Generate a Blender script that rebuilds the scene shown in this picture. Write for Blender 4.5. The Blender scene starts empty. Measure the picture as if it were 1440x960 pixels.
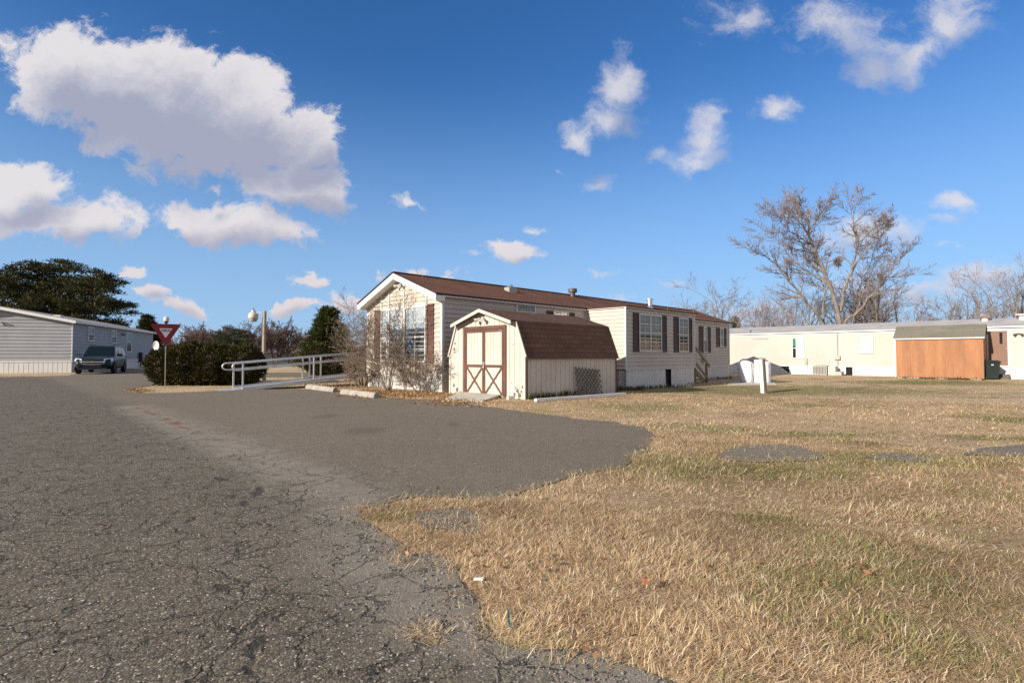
import bpy, bmesh, math, random
import numpy as np
from mathutils import Vector, Matrix

R = math.radians
rnd = random.Random(11)
scene = bpy.context.scene
COL = scene.collection

# ---------------------------------------------------------------- camera model
F, H = 740.0, 1.15
PITCH = math.atan(20 / 740)
CP, SP = math.cos(PITCH), math.sin(PITCH)
A = R(44.5)                                  # heading of the long homes, from +X
DX, DY = math.cos(A), math.sin(A)
EX, EY = -DY, DX


def ss(a, b, x):
    t = np.clip((x - a) / (b - a), 0, 1)
    return t * t * (3 - 2 * t)


def gz(x, y):
    near = -0.2 * ss(1, 8, x) * ss(9.5, 20, y) * (1 - .5 * ss(32, 40, DX * x + DY * y))
    far = -1.5 * ss(48, 130, y)
    return near + far


def ray(u, v):
    x, y = (u - 720) / F, (480 - v) / F
    return x, CP - y * SP, SP + y * CP


def gp(u, v, dz=0.0):
    """Ground point seen at a photograph pixel (used while measuring the site)."""
    x, y, z = ray(u, v)
    t = 3.0
    for _ in range(60):
        h = float(gz(x * t, y * t)) + dz
        t = 0.5 * t + 0.5 * (h - H) / z
    return x * t, y * t, H + z * t


def at(u, v, Y):
    x, y, z = ray(u, v)
    t = Y / y
    return x * t, Y, H + z * t


# ---------------------------------------------------------------- mesh building
class MB:
    def __init__(s):
        s.v, s.f, s.uv, s.mi = [], [], [], []
        s.m = 0

    def face(s, pts, uv=None):
        n = len(s.v)
        s.v.extend([tuple(p) for p in pts])
        s.f.append(tuple(range(n, n + len(pts))))
        s.uv.append(uv)
        s.mi.append(s.m)

    def idx(s, pts, faces):
        n = len(s.v)
        s.v.extend([tuple(p) for p in pts])
        for f in faces:
            s.f.append(tuple(i + n for i in f)); s.uv.append(None); s.mi.append(s.m)

    def box(s, x0, x1, y0, y1, z0, z1, fn=None):
        p = [(x, y, z) for z in (z0, z1) for y in (y0, y1) for x in (x0, x1)]
        if fn: p = [fn(*q) for q in p]
        s.idx(p, [(0, 2, 3, 1), (4, 5, 7, 6), (0, 1, 5, 4), (2, 6, 7, 3), (0, 4, 6, 2), (1, 3, 7, 5)])

    def bar(s, p, q, w, h, up=(0, 0, 1)):
        """A rectangular bar between two points."""
        p, q = Vector(p), Vector(q)
        d = (q - p).normalized(); u = Vector(up)
        if abs(d.dot(u)) > .98: u = Vector((1, 0, 0))
        a = d.cross(u).normalized() * w / 2; b = a.cross(d).normalized() * h / 2
        c = [p - a - b, p + a - b, p + a + b, p - a + b, q - a - b, q + a - b, q + a + b, q - a + b]
        s.idx(c, [(0, 1, 2, 3), (7, 6, 5, 4), (0, 4, 5, 1), (1, 5, 6, 2), (2, 6, 7, 3), (3, 7, 4, 0)])

    def prism(s, poly, a, b, fn):
        """Extrude a 2-D polygon between depths a and b; fn(p, q, depth) -> xyz."""
        n = len(poly)
        p = [fn(x, y, a) for x, y in poly] + [fn(x, y, b) for x, y in poly]
        s.idx(p, [tuple(range(n)), tuple(range(2 * n - 1, n - 1, -1))] + [(i, (i + 1) % n, n + (i + 1) % n, n + i) for i in range(n)])

    def tube(s, pts, rad, n=6, cap=True):
        pts = [Vector(p) for p in pts]
        k = len(pts)
        if not hasattr(rad, '__len__'): rad = [rad] * k
        base = len(s.v)
        prev = None
        for i, p in enumerate(pts):
            d = (pts[min(i + 1, k - 1)] - pts[max(i - 1, 0)])
            d = d.normalized() if d.length > 1e-9 else Vector((0, 0, 1))
            if prev is None:
                u = Vector((0, 0, 1)) if abs(d.z) < .9 else Vector((1, 0, 0))
                a = d.cross(u).normalized()
            else:
                a = (prev - d * prev.dot(d))
                a = a.normalized() if a.length > 1e-6 else d.orthogonal().normalized()
            prev = a
            b = d.cross(a)
            for j in range(n):
                t = 2 * math.pi * j / n
                s.v.append(tuple(p + (a * math.cos(t) + b * math.sin(t)) * rad[i]))
        for i in range(k - 1):
            for j in range(n):
                o = base + i * n
                s.f.append((o + j, o + (j + 1) % n, o + n + (j + 1) % n, o + n + j)); s.uv.append(None); s.mi.append(s.m)
        if cap and n > 2:
            s.f.append(tuple(base + j for j in reversed(range(n)))); s.uv.append(None); s.mi.append(s.m)
            s.f.append(tuple(base + (k - 1) * n + j for j in range(n))); s.uv.append(None); s.mi.append(s.m)

    def lathe(s, prof, n=16, c=(0, 0, 0), fn=None):
        """prof: (radius, height) list about z."""
        p = []
        for r, z in prof:
            for j in range(n):
                t = 2 * math.pi * j / n
                q = (c[0] + r * math.cos(t), c[1] + r * math.sin(t), c[2] + z)
                p.append(fn(*q) if fn else q)
        k = len(prof)
        fs = [(i * n + j, i * n + (j + 1) % n, (i + 1) * n + (j + 1) % n, (i + 1) * n + j) for i in range(k - 1) for j in range(n)]
        fs += [tuple(reversed(range(n))), tuple((k - 1) * n + j for j in range(n))]
        s.idx(p, fs)

    def build(s, name, mat, parent=None, smooth=False, recalc=True, merge=0):
        me = bpy.data.meshes.new(name)
        me.from_pydata(s.v, [], s.f)
        if any(u is not None for u in s.uv):
            lay = me.uv_layers.new(name='UVMap')
            li = 0
            for f, u in zip(s.f, s.uv):
                for k in range(len(f)):
                    lay.data[li].uv = u[k] if u else (0, 0)
                    li += 1
        for m in (mat if isinstance(mat, (list, tuple)) else [mat]): me.materials.append(m)
        if any(s.mi): me.polygons.foreach_set('material_index', s.mi)
        if recalc or merge:
            bm = bmesh.new(); bm.from_mesh(me)
            if merge: bmesh.ops.remove_doubles(bm, verts=bm.verts, dist=merge)
            if recalc: bmesh.ops.recalc_face_normals(bm, faces=bm.faces)
            bm.to_mesh(me); bm.free()
        if smooth: me.polygons.foreach_set('use_smooth', [True] * len(me.polygons))
        o = bpy.data.objects.new(name, me)
        COL.objects.link(o)
        if parent: o.parent = parent
        return o


def build_each(mb, name, mat, parent=None):
    """Every separate piece in the builder becomes an object of its own."""
    par = list(range(len(mb.v)))

    def root(i):
        while par[i] != i: par[i] = par[par[i]]; i = par[i]
        return i
    for f in mb.f:
        for i in f[1:]: par[root(i)] = root(f[0])
    grp_ = {}
    for f in mb.f: grp_.setdefault(root(f[0]), []).append(f)
    out = []
    for fs in grp_.values():
        o_ = MB(); mp = {}
        for f in fs:
            for i in f:
                if i not in mp: mp[i] = len(o_.v); o_.v.append(mb.v[i])
            o_.f.append(tuple(mp[i] for i in f)); o_.uv.append(None); o_.mi.append(0)
        out.append(o_.build(name, mat, parent))
    return out


def mesh_np(name, verts, faces_list, mat, colors=None, parent=None, smooth=False):
    """verts (N,3); faces_list: arrays of (M,k) vertex indices."""
    me = bpy.data.meshes.new(name)
    me.vertices.add(len(verts))
    me.vertices.foreach_set('co', np.ascontiguousarray(verts, dtype=np.float32).ravel())
    loops = np.concatenate([f.ravel() for f in faces_list]).astype(np.int32)
    tot = np.concatenate([np.full(len(f), f.shape[1]) for f in faces_list]).astype(np.int32)
    start = np.concatenate([[0], np.cumsum(tot)[:-1]]).astype(np.int32)
    me.loops.add(len(loops)); me.loops.foreach_set('vertex_index', loops)
    me.polygons.add(len(tot)); me.polygons.foreach_set('loop_start', start)
    try: me.polygons.foreach_set('loop_total', tot)
    except Exception: pass
    if smooth: me.polygons.foreach_set('use_smooth', np.ones(len(tot), dtype=bool))
    me.update(calc_edges=True)
    if colors is not None:
        ca = me.color_attributes.new('tint', 'FLOAT_COLOR', 'POINT')
        c4 = np.ones((len(verts), 4), dtype=np.float32); c4[:, :3] = colors
        ca.data.foreach_set('color', c4.ravel())
    me.materials.append(mat)
    o = bpy.data.objects.new(name, me); COL.objects.link(o)
    if parent: o.parent = parent
    return o


def tag(o, label=None, cat=None, group=None, kind=None):
    if label: o['label'] = label
    if cat: o['category'] = cat
    if group: o['group'] = group
    if kind: o['kind'] = kind
    return o


def thing(name, label, cat, loc=(0, 0, 0), rz=0.0, group=None):
    o = bpy.data.objects.new(name, None)
    o.empty_display_size = .2
    COL.objects.link(o)
    o.location = loc; o.rotation_euler = (0, 0, rz)
    return tag(o, label, cat, group)


def copy_thing(o, label=None, parent=None):
    c = o.copy(); COL.objects.link(c)
    if parent: c.parent = parent
    if label: c['label'] = label
    for ch in [x for x in bpy.data.objects if x.parent == o]:
        copy_thing(ch, None, c)
    return c


# ---------------------------------------------------------------- 2-D noise in numpy
def vnoise(x, y, seed=0):
    xi, yi = np.floor(x).astype(np.int64), np.floor(y).astype(np.int64)
    xf, yf = x - xi, y - yi
    xf, yf = xf * xf * (3 - 2 * xf), yf * yf * (3 - 2 * yf)

    def h(i, j):
        n = (i * 374761393 + j * 668265263 + seed * 974634777) & 0x7fffffff
        n = ((n ^ (n >> 13)) * 1274126177) & 0x7fffffff
        n = (n ^ (n >> 16)) & 0xffff
        return n / 65535.0
    a, b, c, d = h(xi, yi), h(xi + 1, yi), h(xi, yi + 1), h(xi + 1, yi + 1)
    return (a * (1 - xf) + b * xf) * (1 - yf) + (c * (1 - xf) + d * xf) * yf


def fbm(x, y, seed=0, octv=4):
    s, a, t = 0, .5, 0
    for k in range(octv):
        s = s + a * vnoise(x * 2 ** k, y * 2 ** k, seed + k); t += a; a *= .5
    return s / t


# ---------------------------------------------------------------- node helpers
class NT:
    def __init__(s, tree): s.t = tree; s.n = tree.nodes; s.l = tree.links

    def put(s, sock, val):
        if isinstance(val, bpy.types.NodeSocket): s.l.new(val, sock)
        elif val is not None: sock.default_value = val

    def node(s, typ, **kw):
        n = s.n.new(typ)
        for k, v in kw.items(): setattr(n, k, v)
        return n

    def math(s, op, a, b=None, c=None, clamp=False):
        n = s.node('ShaderNodeMath', operation=op, use_clamp=clamp)
        for i, x in enumerate((a, b, c)):
            if x is not None: s.put(n.inputs[i], x)
        return n.outputs[0]

    def vmath(s, op, a, b=None, c=None, scale=None):
        n = s.node('ShaderNodeVectorMath', operation=op)
        for i, x in enumerate((a, b, c)):
            if x is not None: s.put(n.inputs[i], x)
        if scale is not None: s.put(n.inputs['Scale'], scale)
        return n.outputs['Value'] if op in ('LENGTH', 'DOT_PRODUCT', 'DISTANCE') else n.outputs[0]

    def sstep(s, x, a, b, lo=0.0, hi=1.0):
        n = s.node('ShaderNodeMapRange', interpolation_type='SMOOTHSTEP')
        s.put(n.inputs[0], x); s.put(n.inputs[1], a); s.put(n.inputs[2], b); s.put(n.inputs[3], lo); s.put(n.inputs[4], hi)
        return n.outputs[0]

    def mix(s, f, a, b, blend='MIX'):
        n = s.node('ShaderNodeMix', data_type='RGBA', blend_type=blend)
        s.put(n.inputs[0], f)
        for i, x in ((6, a), (7, b)):
            s.put(n.inputs[i], (*x, 1) if isinstance(x, tuple) and len(x) == 3 else x)
        return n.outputs[2]

    def noise(s, vec, scale, detail=3, rough=.55, dist=0.0, out=0):
        n = s.node('ShaderNodeTexNoise')
        s.put(n.inputs['Vector'], vec); s.put(n.inputs['Scale'], scale); n.inputs['Detail'].default_value = detail
        n.inputs['Roughness'].default_value = rough; n.inputs['Distortion'].default_value = dist
        return n.outputs[out]

    def coord(s, which='Object'): return s.node('ShaderNodeTexCoord').outputs[which]

    def map(s, vec, scale=(1, 1, 1), loc=(0, 0, 0), rot=(0, 0, 0), typ='POINT'):
        n = s.node('ShaderNodeMapping', vector_type=typ)
        s.put(n.inputs[0], vec); n.inputs[1].default_value = loc; n.inputs[2].default_value = rot; n.inputs[3].default_value = scale
        return n.outputs[0]


def new_mat(name):
    m = bpy.data.materials.new(name); m.use_nodes = True
    m.node_tree.nodes.clear()
    t = NT(m.node_tree)
    out = t.node('ShaderNodeOutputMaterial')
    b = t.node('ShaderNodeBsdfPrincipled')
    t.l.new(b.outputs[0], out.inputs[0])
    return m, t, b, out


def paint(name, col, rough=.6, var=.12, scale=1.5, fine=14, bump=0.0, spec=.4, metal=0.0, stain=None, stain_amt=0.0, stretch=(1, 1, 1), coat=0.0):
    """Weathered paint, plastic, metal or wood: two noise scales shift the colour, optional stains."""
    m, t, b, _ = new_mat(name)
    co = t.map(t.coord(), scale=stretch)
    n1 = t.noise(co, scale, 4); n2 = t.noise(co, fine, 3, .6)
    k = t.math('ADD', t.math('MULTIPLY', n1, .6), t.math('MULTIPLY', n2, .4))
    lo = tuple(c * (1 - var * 1.6) for c in col); hi = tuple(min(1, c * (1 + var * 1.6)) for c in col)
    c = t.mix(t.sstep(k, .3, .7), lo, hi)
    if stain:
        sn = t.noise(t.map(t.coord(), scale=(1.3, 1.3, .45)), 2.1, 5, .65)
        c = t.mix(t.math('MULTIPLY', t.sstep(sn, .52, .75), stain_amt), c, stain)
    t.put(b.inputs['Base Color'], c)
    b.inputs['Roughness'].default_value = rough; b.inputs['Metallic'].default_value = metal
    b.inputs['Specular IOR Level'].default_value = spec
    b.inputs['Coat Weight'].default_value = coat
    if bump:
        bp = t.node('ShaderNodeBump'); bp.inputs['Strength'].default_value = bump; bp.inputs['Distance'].default_value = .01
        t.put(bp.inputs['Height'], n2); t.l.new(bp.outputs[0], b.inputs['Normal'])
    return m


def tinted(name, rough=.7, spec=.2, trans=0.25):
    """Leaves and blades: the colour of each blade is its own (an attribute)."""
    m, t, b, out = new_mat(name)
    a = t.node('ShaderNodeAttribute', attribute_name='tint')
    t.l.new(a.outputs['Color'], b.inputs['Base Color'])
    b.inputs['Roughness'].default_value = rough; b.inputs['Specular IOR Level'].default_value = spec
    if trans:
        tr = t.node('ShaderNodeBsdfTranslucent'); t.l.new(a.outputs['Color'], tr.inputs[0])
        mx = t.node('ShaderNodeMixShader'); mx.inputs[0].default_value = trans
        t.l.new(b.outputs[0], mx.inputs[1]); t.l.new(tr.outputs[0], mx.inputs[2]); t.l.new(mx.outputs[0], out.inputs[0])
    return m


def shingle(name, c1, c2, mortar, w=.3, h=.14, moss=None):
    m, t, b, _ = new_mat(name)
    uv = t.coord('UV')
    br = t.node('ShaderNodeTexBrick'); t.l.new(uv, br.inputs[0])
    br.inputs['Color1'].default_value = (*c1, 1); br.inputs['Color2'].default_value = (*c2, 1); br.inputs['Mortar'].default_value = (*mortar, 1)
    br.inputs['Scale'].default_value = 1; br.inputs['Mortar Size'].default_value = .008; br.inputs['Brick Width'].default_value = w
    br.inputs['Row Height'].default_value = h; br.inputs['Bias'].default_value = -.1
    n = t.noise(uv, 90, 2); n2 = t.noise(uv, .8, 4)
    c = t.mix(t.sstep(n, .3, .7), br.outputs[0], tuple(x * 1.5 for x in c2))
    c = t.mix(.35, br.outputs[0], c)
    c = t.mix(t.sstep(n2, .35, .7, 0, .4), c, moss or tuple(x * .6 for x in c1))
    t.put(b.inputs['Base Color'], c); b.inputs['Roughness'].default_value = .9; b.inputs['Specular IOR Level'].default_value = .15
    bp = t.node('ShaderNodeBump'); bp.inputs['Strength'].default_value = .5; bp.inputs['Distance'].default_value = .012
    hh = t.math('SUBTRACT', t.math('MULTIPLY', n, .3), br.outputs['Fac'])
    # each course is thicker at its lower edge
    sep = t.node('ShaderNodeSeparateXYZ'); t.l.new(uv, sep.inputs[0])
    fr = t.math('FRACT', t.math('DIVIDE', sep.outputs[1], h))
    t.put(bp.inputs['Height'], t.math('SUBTRACT', hh, fr)); t.l.new(bp.outputs[0], b.inputs['Normal'])
    return m


M = {}
M['siding'] = paint('cream_lap_siding', (.49, .425, .36), .55, .05, 1.2, 20, spec=.3, stain=(.45, .38, .29), stain_amt=.22)
M['siding_grey'] = paint('grey_lap_siding', (.29, .29, .30), .55, .05, 1.2, 20, spec=.3)
M['skirt'] = paint('white_vinyl_skirt', (.54, .52, .49), .5, .06, 1.0, 9, stain=(.36, .29, .2), stain_amt=.2)
M['white'] = paint('white_trim_paint', (.60, .58, .545), .5, .04, 2, 15, stain=(.5, .44, .36), stain_amt=.22)
M['fascia'] = paint('white_fascia_paint', (.70, .685, .65), .5, .03, 2, 15)
M['shutter'] = paint('brown_shutter_plastic', (.105, .045, .032), .5, .12, 3, 30)
M['shutter_dark'] = paint('dark_maroon_shutter_plastic', (.05, .017, .014), .5, .12, 3, 30)
M['brown'] = paint('brown_trim_paint', (.108, .050, .034), .6, .16, 3, 40, bump=.15)
M['cream'] = paint('cream_shed_paint', (.52, .46, .39), .65, .07, 1.3, 25, bump=.1, stain=(.4, .3, .2), stain_amt=.25)
M['roof'] = shingle('brown_asphalt_shingles', (.125, .058, .036), (.17, .08, .05), (.05, .025, .018))
M['shed_roof'] = shingle('dark_brown_shingles', (.085, .046, .032), (.135, .076, .052), (.03, .016, .012))
M['edge'] = paint('dark_drip_edge', (.025, .014, .012), .6)
M['black'] = paint('black_plastic', (.012, .013, .014), .45, .1)
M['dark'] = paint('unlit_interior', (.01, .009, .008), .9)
M['metal'] = paint('galvanised_metal', (.55, .55, .55), .35, .15, 4, 30, metal=.9)
M['alu'] = paint('brushed_aluminium', (.60, .60, .60), .42, .06, 3, 40, metal=.55)
M['vent'] = paint('dark_vent_metal', (.10, .085, .075), .5, .2, metal=.3)
M['curtain'] = paint('white_curtain_cloth', (.72, .71, .69), .9, .08, 6, 30)
M['blind'] = paint('grey_window_blind', (.36, .35, .33), .8, .1, 5, 30)
M['green_cloth'] = paint('green_curtain_cloth', (.05, .22, .14), .9, .1)
M['boxes'] = paint('cardboard_boxes', (.42, .25, .13), .8, .25, 4, 10)
M['wood'] = paint('weathered_treated_wood', (.23, .165, .07), .75, .2, 2, 30, bump=.2)
M['wood_grey'] = paint('weathered_grey_wood', (.11, .092, .072), .85, .22, 3, 30, bump=.2)
M['post_white'] = paint('chalky_white_paint', (.74, .72, .69), .6, .07, 3, 25)
M['concrete'] = paint('aged_concrete', (.30, .27, .225), .9, .14, 2.2, 45, bump=.35, stain=(.16, .13, .10), stain_amt=.5)
M['pale_concrete'] = paint('pale_concrete', (.46, .42, .36), .9, .12, 2, 40, bump=.3, stain=(.2, .17, .13), stain_amt=.4)
M['plastic_white'] = paint('white_tank_wrap', (.80, .79, .80), .5, .03, 3, 12)
M['trailer'] = paint('cream_ribbed_metal', (.46, .39, .34), .5, .05, .6, 12, stain=(.5, .4, .3), stain_amt=.22)
M['trailer_roof'] = paint('silver_coated_roof', (.37, .35, .335), .6, .1, 1.2, 9, bump=.1, stain=(.22, .2, .19), stain_amt=.4)
M['orange'] = paint('orange_stained_plywood', (.30, .132, .058), .7, .16, .9, 9, bump=.1, stretch=(3, 3, .35), stain=(.33, .11, .03), stain_amt=.3)
M['grey_roof'] = shingle('grey_green_rolled_shingles', (.15, .135, .105), (.19, .17, .135), (.08, .07, .05), .9, .3, (.11, .115, .07))
M['door_brown'] = paint('brown_door_paint', (.165, .078, .045), .5, .08)
M['red'] = paint('red_sign_face', (.135, .004, .008), .4, .05)
M['sign_white'] = paint('white_sign_face', (.48, .47, .48), .4, .04)
M['pole'] = paint('galvanised_sign_post', (.46, .43, .36), .6, .15, 4, 30, metal=.3)
M['oldpole'] = paint('grey_wood_pole', (.30, .25, .185), .85, .2, 3, 30, bump=.3)
M['lantern'] = paint('dull_cream_lamp_housing', (.52, .48, .40), .5, .1)
M['bark'] = paint('grey_brown_bark', (.19, .155, .125), .9, .25, 3, 25, bump=.4)
M['twig'] = paint('reddish_brown_twigs', (.19, .145, .125), .9, .2, 2, 20)
M['twig_far'] = paint('far_brown_twigs', (.14, .092, .075), .9, .2, .3, 4)
M['bush_twig'] = paint('brown_shrub_twigs', (.205, .155, .115), .9, .25, 4, 30)
M['pine_bark'] = paint('dark_pine_bark', (.075, .055, .042), .9, .25, 3, 25)
M['needles'] = tinted('evergreen_needles', .75, .15, .12)
M['leaf'] = tinted('dry_shrub_leaves', .75, .2, .2)
M['tyre'] = paint('tyre_rubber', (.014, .014, .014), .8, .1)
M['rim'] = paint('alloy_wheel', (.45, .45, .46), .3, .05, metal=.85)
M['carpaint'] = paint('dark_teal_car_paint', (.007, .014, .017), .3, .03, spec=.22, coat=.08)
M['carwhite'] = paint('white_car_paint', (.75, .75, .76), .3, .02, spec=.5, coat=.6)
M['cargreen'] = paint('dark_green_car_paint', (.02, .045, .04), .25, .03, spec=.5, coat=.6)
M['chrome'] = paint('chrome_trim', (.75, .75, .75), .15, .02, metal=1)
M['gold'] = paint('gold_badge', (.65, .45, .12), .3, .02, metal=.8)
M['lens'] = paint('clear_lamp_lens', (.72, .74, .74), .12, .05, metal=.35, spec=.6)
M['red_lens'] = paint('red_lamp_lens', (.25, .01, .01), .2, .05)
M['green_cord'] = paint('green_rubber', (.01, .10, .085), .5, .1)
M['ac'] = paint('grey_beige_metal', (.34, .32, .28), .5, .1, 4, 20)
M['bin'] = paint('dark_green_bin_plastic', (.014, .022, .02), .45, .1)
M['litter'] = tinted('fallen_leaves', .8, .2, .1)


def glass(name, tint=(.9, .95, .95), refl=.5):
    m, t, b, out = new_mat(name)
    t.n.remove(b)
    tr = t.node('ShaderNodeBsdfTransparent'); tr.inputs[0].default_value = (*tint, 1)
    gl = t.node('ShaderNodeBsdfGlossy'); gl.inputs['Roughness'].default_value = .03
    fr = t.node('ShaderNodeFresnel'); fr.inputs[0].default_value = 1.52
    n = t.noise(t.coord(), 1.2, 1)
    bp = t.node('ShaderNodeBump'); bp.inputs['Strength'].default_value = .06; t.put(bp.inputs['Height'], n)
    t.l.new(bp.outputs[0], gl.inputs['Normal'])
    mx = t.node('ShaderNodeMixShader')
    t.put(mx.inputs[0], t.math('MULTIPLY_ADD', fr.outputs[0], .5, .0, clamp=True))
    t.l.new(tr.outputs[0], mx.inputs[1]); t.l.new(gl.outputs[0], mx.inputs[2]); t.l.new(mx.outputs[0], out.inputs[0])
    return m


M['glass'] = glass('window_glass')
M['carglass'] = paint('tinted_car_glass', (.008, .014, .015), .1, .02, spec=.3, coat=.0)
# ================================================================ camera, sun, sky
cam = bpy.data.cameras.new('camera'); cam.lens = 36 * F / 1440; cam.sensor_width = 36; cam.clip_end = 6000; cam.clip_start = .05
camo = bpy.data.objects.new('camera', cam); COL.objects.link(camo)
camo.location = (0, 0, H); camo.rotation_euler = (math.pi / 2 + PITCH, 0, 0)
scene.camera = camo

SUN_EL = R(21); LX, LY = math.sin(R(51)), math.cos(R(51))      # heading the light travels
sun = bpy.data.lights.new('sun', 'SUN'); sun.energy = 5.0; sun.angle = R(.53); sun.color = (1.0, .925, .81)
suno = bpy.data.objects.new('sun', sun); COL.objects.link(suno)
suno.rotation_euler = Vector((LX * math.cos(SUN_EL), LY * math.cos(SUN_EL), -math.sin(SUN_EL))).to_track_quat('-Z', 'Y').to_euler()
suno.location = (-20, -15, 20)

world = bpy.data.worlds.new('World'); scene.world = world; world.use_nodes = True
world.node_tree.nodes.clear()
world.cycles.sampling_method = 'MANUAL'; world.cycles.sample_map_resolution = 2048
W = NT(world.node_tree)
wout = W.node('ShaderNodeOutputWorld'); bg = W.node('ShaderNodeBackground'); bg.inputs[1].default_value = .053
W.l.new(bg.outputs[0], wout.inputs[0])
sky = W.node('ShaderNodeTexSky', sky_type='NISHITA')
sky.sun_disc = False; sky.sun_elevation = SUN_EL; sky.sun_rotation = math.atan2(-LX, -LY)
sky.altitude = 20; sky.air_density = 1.0; sky.dust_density = .1; sky.ozone_density = 2.0
hs = W.node('ShaderNodeHueSaturation'); hs.inputs['Saturation'].default_value = 1.15; hs.inputs['Value'].default_value = 1.42
W.l.new(W.mix(1.0, sky.outputs[0], (.90, 1.06, 1.36), 'MULTIPLY'), hs.inputs['Color'])

# clouds: each a cluster of puffs placed by direction (x/y, z/y); a, b half-sizes, tilt in degrees, weight
CL = [(120, 100, 125, 72, 8, 1), (225, 140, 165, 92, 14, 1), (330, 158, 120, 76, 22, 1), (418, 190, 60, 52, 40, .95), (75, 80, 75, 52, 0, .95), (245, 186, 120, 45, 10, .85),
      (415, 258, 80, 36, 14, .85), (455, 262, 48, 40, 30, .7),
      (20, 262, 80, 38, -14, .85), (110, 305, 90, 26, 0, .7), (320, 315, 112, 32, 6, .85), (255, 302, 48, 26, 0, .7), (390, 325, 52, 24, 10, .6), (30, 305, 110, 30, 5, .65),
      (188, 376, 22, 10, 0, .8), (215, 411, 30, 13, 8, .75), (250, 430, 38, 11, 8, .7), (428, 393, 34, 11, 4, .55), (413, 427, 34, 11, 0, .75), (490, 428, 34, 16, 0, .6),
      (872, 118, 42, 62, 20, .85), (860, 165, 48, 26, -8, .85), (812, 188, 30, 24, 20, .8), (840, 255, 34, 14, -10, .5),
      (990, 190, 32, 50, 14, .8), (985, 218, 55, 22, -5, .7), (930, 212, 24, 14, -25, .5), (1095, 155, 40, 22, -10, .7),
      (1035, 12, 55, 34, -14, .6), (1180, 30, 95, 42, 10, .6), (1235, 90, 44, 40, 0, .75), (1300, 75, 75, 30, -35, .75), (1350, 25, 62, 44, -20, .75), (1240, 62, 90, 26, 12, .6),
      (717, 358, 50, 15, 3, .85), (855, 387, 24, 7, 0, .5), (755, 322, 14, 8, 0, .45), (570, 285, 24, 12, 10, .42), (300, 262, 14, 12, 0, .5), (600, 390, 60, 9, 0, .35),
      (1345, 275, 34, 22, 8, .75), (1330, 300, 30, 10, 0, .5), (1320, 345, 18, 8, 0, .5), (1345, 347, 14, 9, 0, .5),
      (1215, 330, 82, 30, -8, .75), (1255, 318, 26, 12, 0, .6), (1400, 390, 80, 26, -8, .85), (1310, 415, 90, 18, -8, .7), (950, 402, 26, 11, 0, .6), (1060, 430, 70, 18, 0, .65), (1180, 405, 70, 18, 0, .5), (820, 420, 90, 12, 0, .45), (620, 432, 120, 14, 0, .45), (780, 240, 14, 8, 0, .4)]
grp = bpy.data.node_groups.new('puffs', 'ShaderNodeTree')
grp.interface.new_socket('p', in_out='INPUT', socket_type='NodeSocketVector')
grp.interface.new_socket('d', in_out='OUTPUT', socket_type='NodeSocketFloat')
G = NT(grp)
gi, go = G.node('NodeGroupInput'), G.node('NodeGroupOutput')
acc = None
for u, v, a, b, tilt, w in CL:
    q = G.map(gi.outputs[0], loc=((u - 720) / F, (500 - v) / F, 0), rot=(0, 0, -R(tilt)), scale=(a * 1.22 / F, b * 1.26 / F, 1), typ='TEXTURE')
    d = G.math('MULTIPLY', G.math('SUBTRACT', 1.0, G.vmath('LENGTH', q)), w)
    acc = d if acc is None else G.math('SMOOTH_MAX', acc, d, .16)
G.l.new(acc, go.inputs[0])

gen = W.coord('Generated')
sp = W.node('ShaderNodeSeparateXYZ'); W.l.new(gen, sp.inputs[0])
yy = W.math('MAXIMUM', sp.outputs[1], .02)
cb = W.node('ShaderNodeCombineXYZ')
W.put(cb.inputs[0], W.math('DIVIDE', sp.outputs[0], yy)); W.put(cb.inputs[1], W.math('DIVIDE', sp.outputs[2], yy))
p = cb.outputs[0]
warp = W.vmath('SUBTRACT', W.noise(p, 5.5, 5, .6, out=1), (.5, .5, .5))
pw = W.vmath('MULTIPLY_ADD', warp, (.11, .10, 0), p)
wr2 = W.vmath('SUBTRACT', W.noise(p, 26, 4, .6, out=1), (.5, .5, .5))
pw = W.vmath('MULTIPLY_ADD', wr2, (.022, .022, 0), pw)
g1 = W.node('ShaderNodeGroup'); g1.node_tree = grp; W.l.new(pw, g1.inputs[0])
lz = W.sstep(W.math('DIVIDE', sp.outputs[2], yy), .05, .40, .16, 1.0)
g2 = W.node('ShaderNodeGroup'); g2.node_tree = grp; W.l.new(W.vmath('ADD', W.vmath('MULTIPLY_ADD', warp, (.12, .11, 0), p), W.vmath('SCALE', (-.035, .075, 0), scale=lz)), g2.inputs[0])
fine = W.noise(W.map(pw, scale=(1, 1.3, 1), rot=(0, 0, .5)), 11, 9, .66)
fine2 = W.noise(p, 4.2, 4, .5)
dens = W.math('ADD', g1.outputs[0], W.math('MULTIPLY', W.math('SUBTRACT', fine, .5), 1.55))
dens = W.math('ADD', dens, W.math('MULTIPLY', W.math('SUBTRACT', fine2, .5), .25))
lowz = W.sstep(W.math('DIVIDE', sp.outputs[2], yy), .03, .35)
dens = W.math('ADD', dens, W.math('MULTIPLY', W.math('MULTIPLY', W.math('SUBTRACT', W.noise(W.map(pw, scale=(1, 1.8, 1)), 34, 6, .65), .5), 1.3), W.math('SUBTRACT', 1.0, lowz)))
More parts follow.
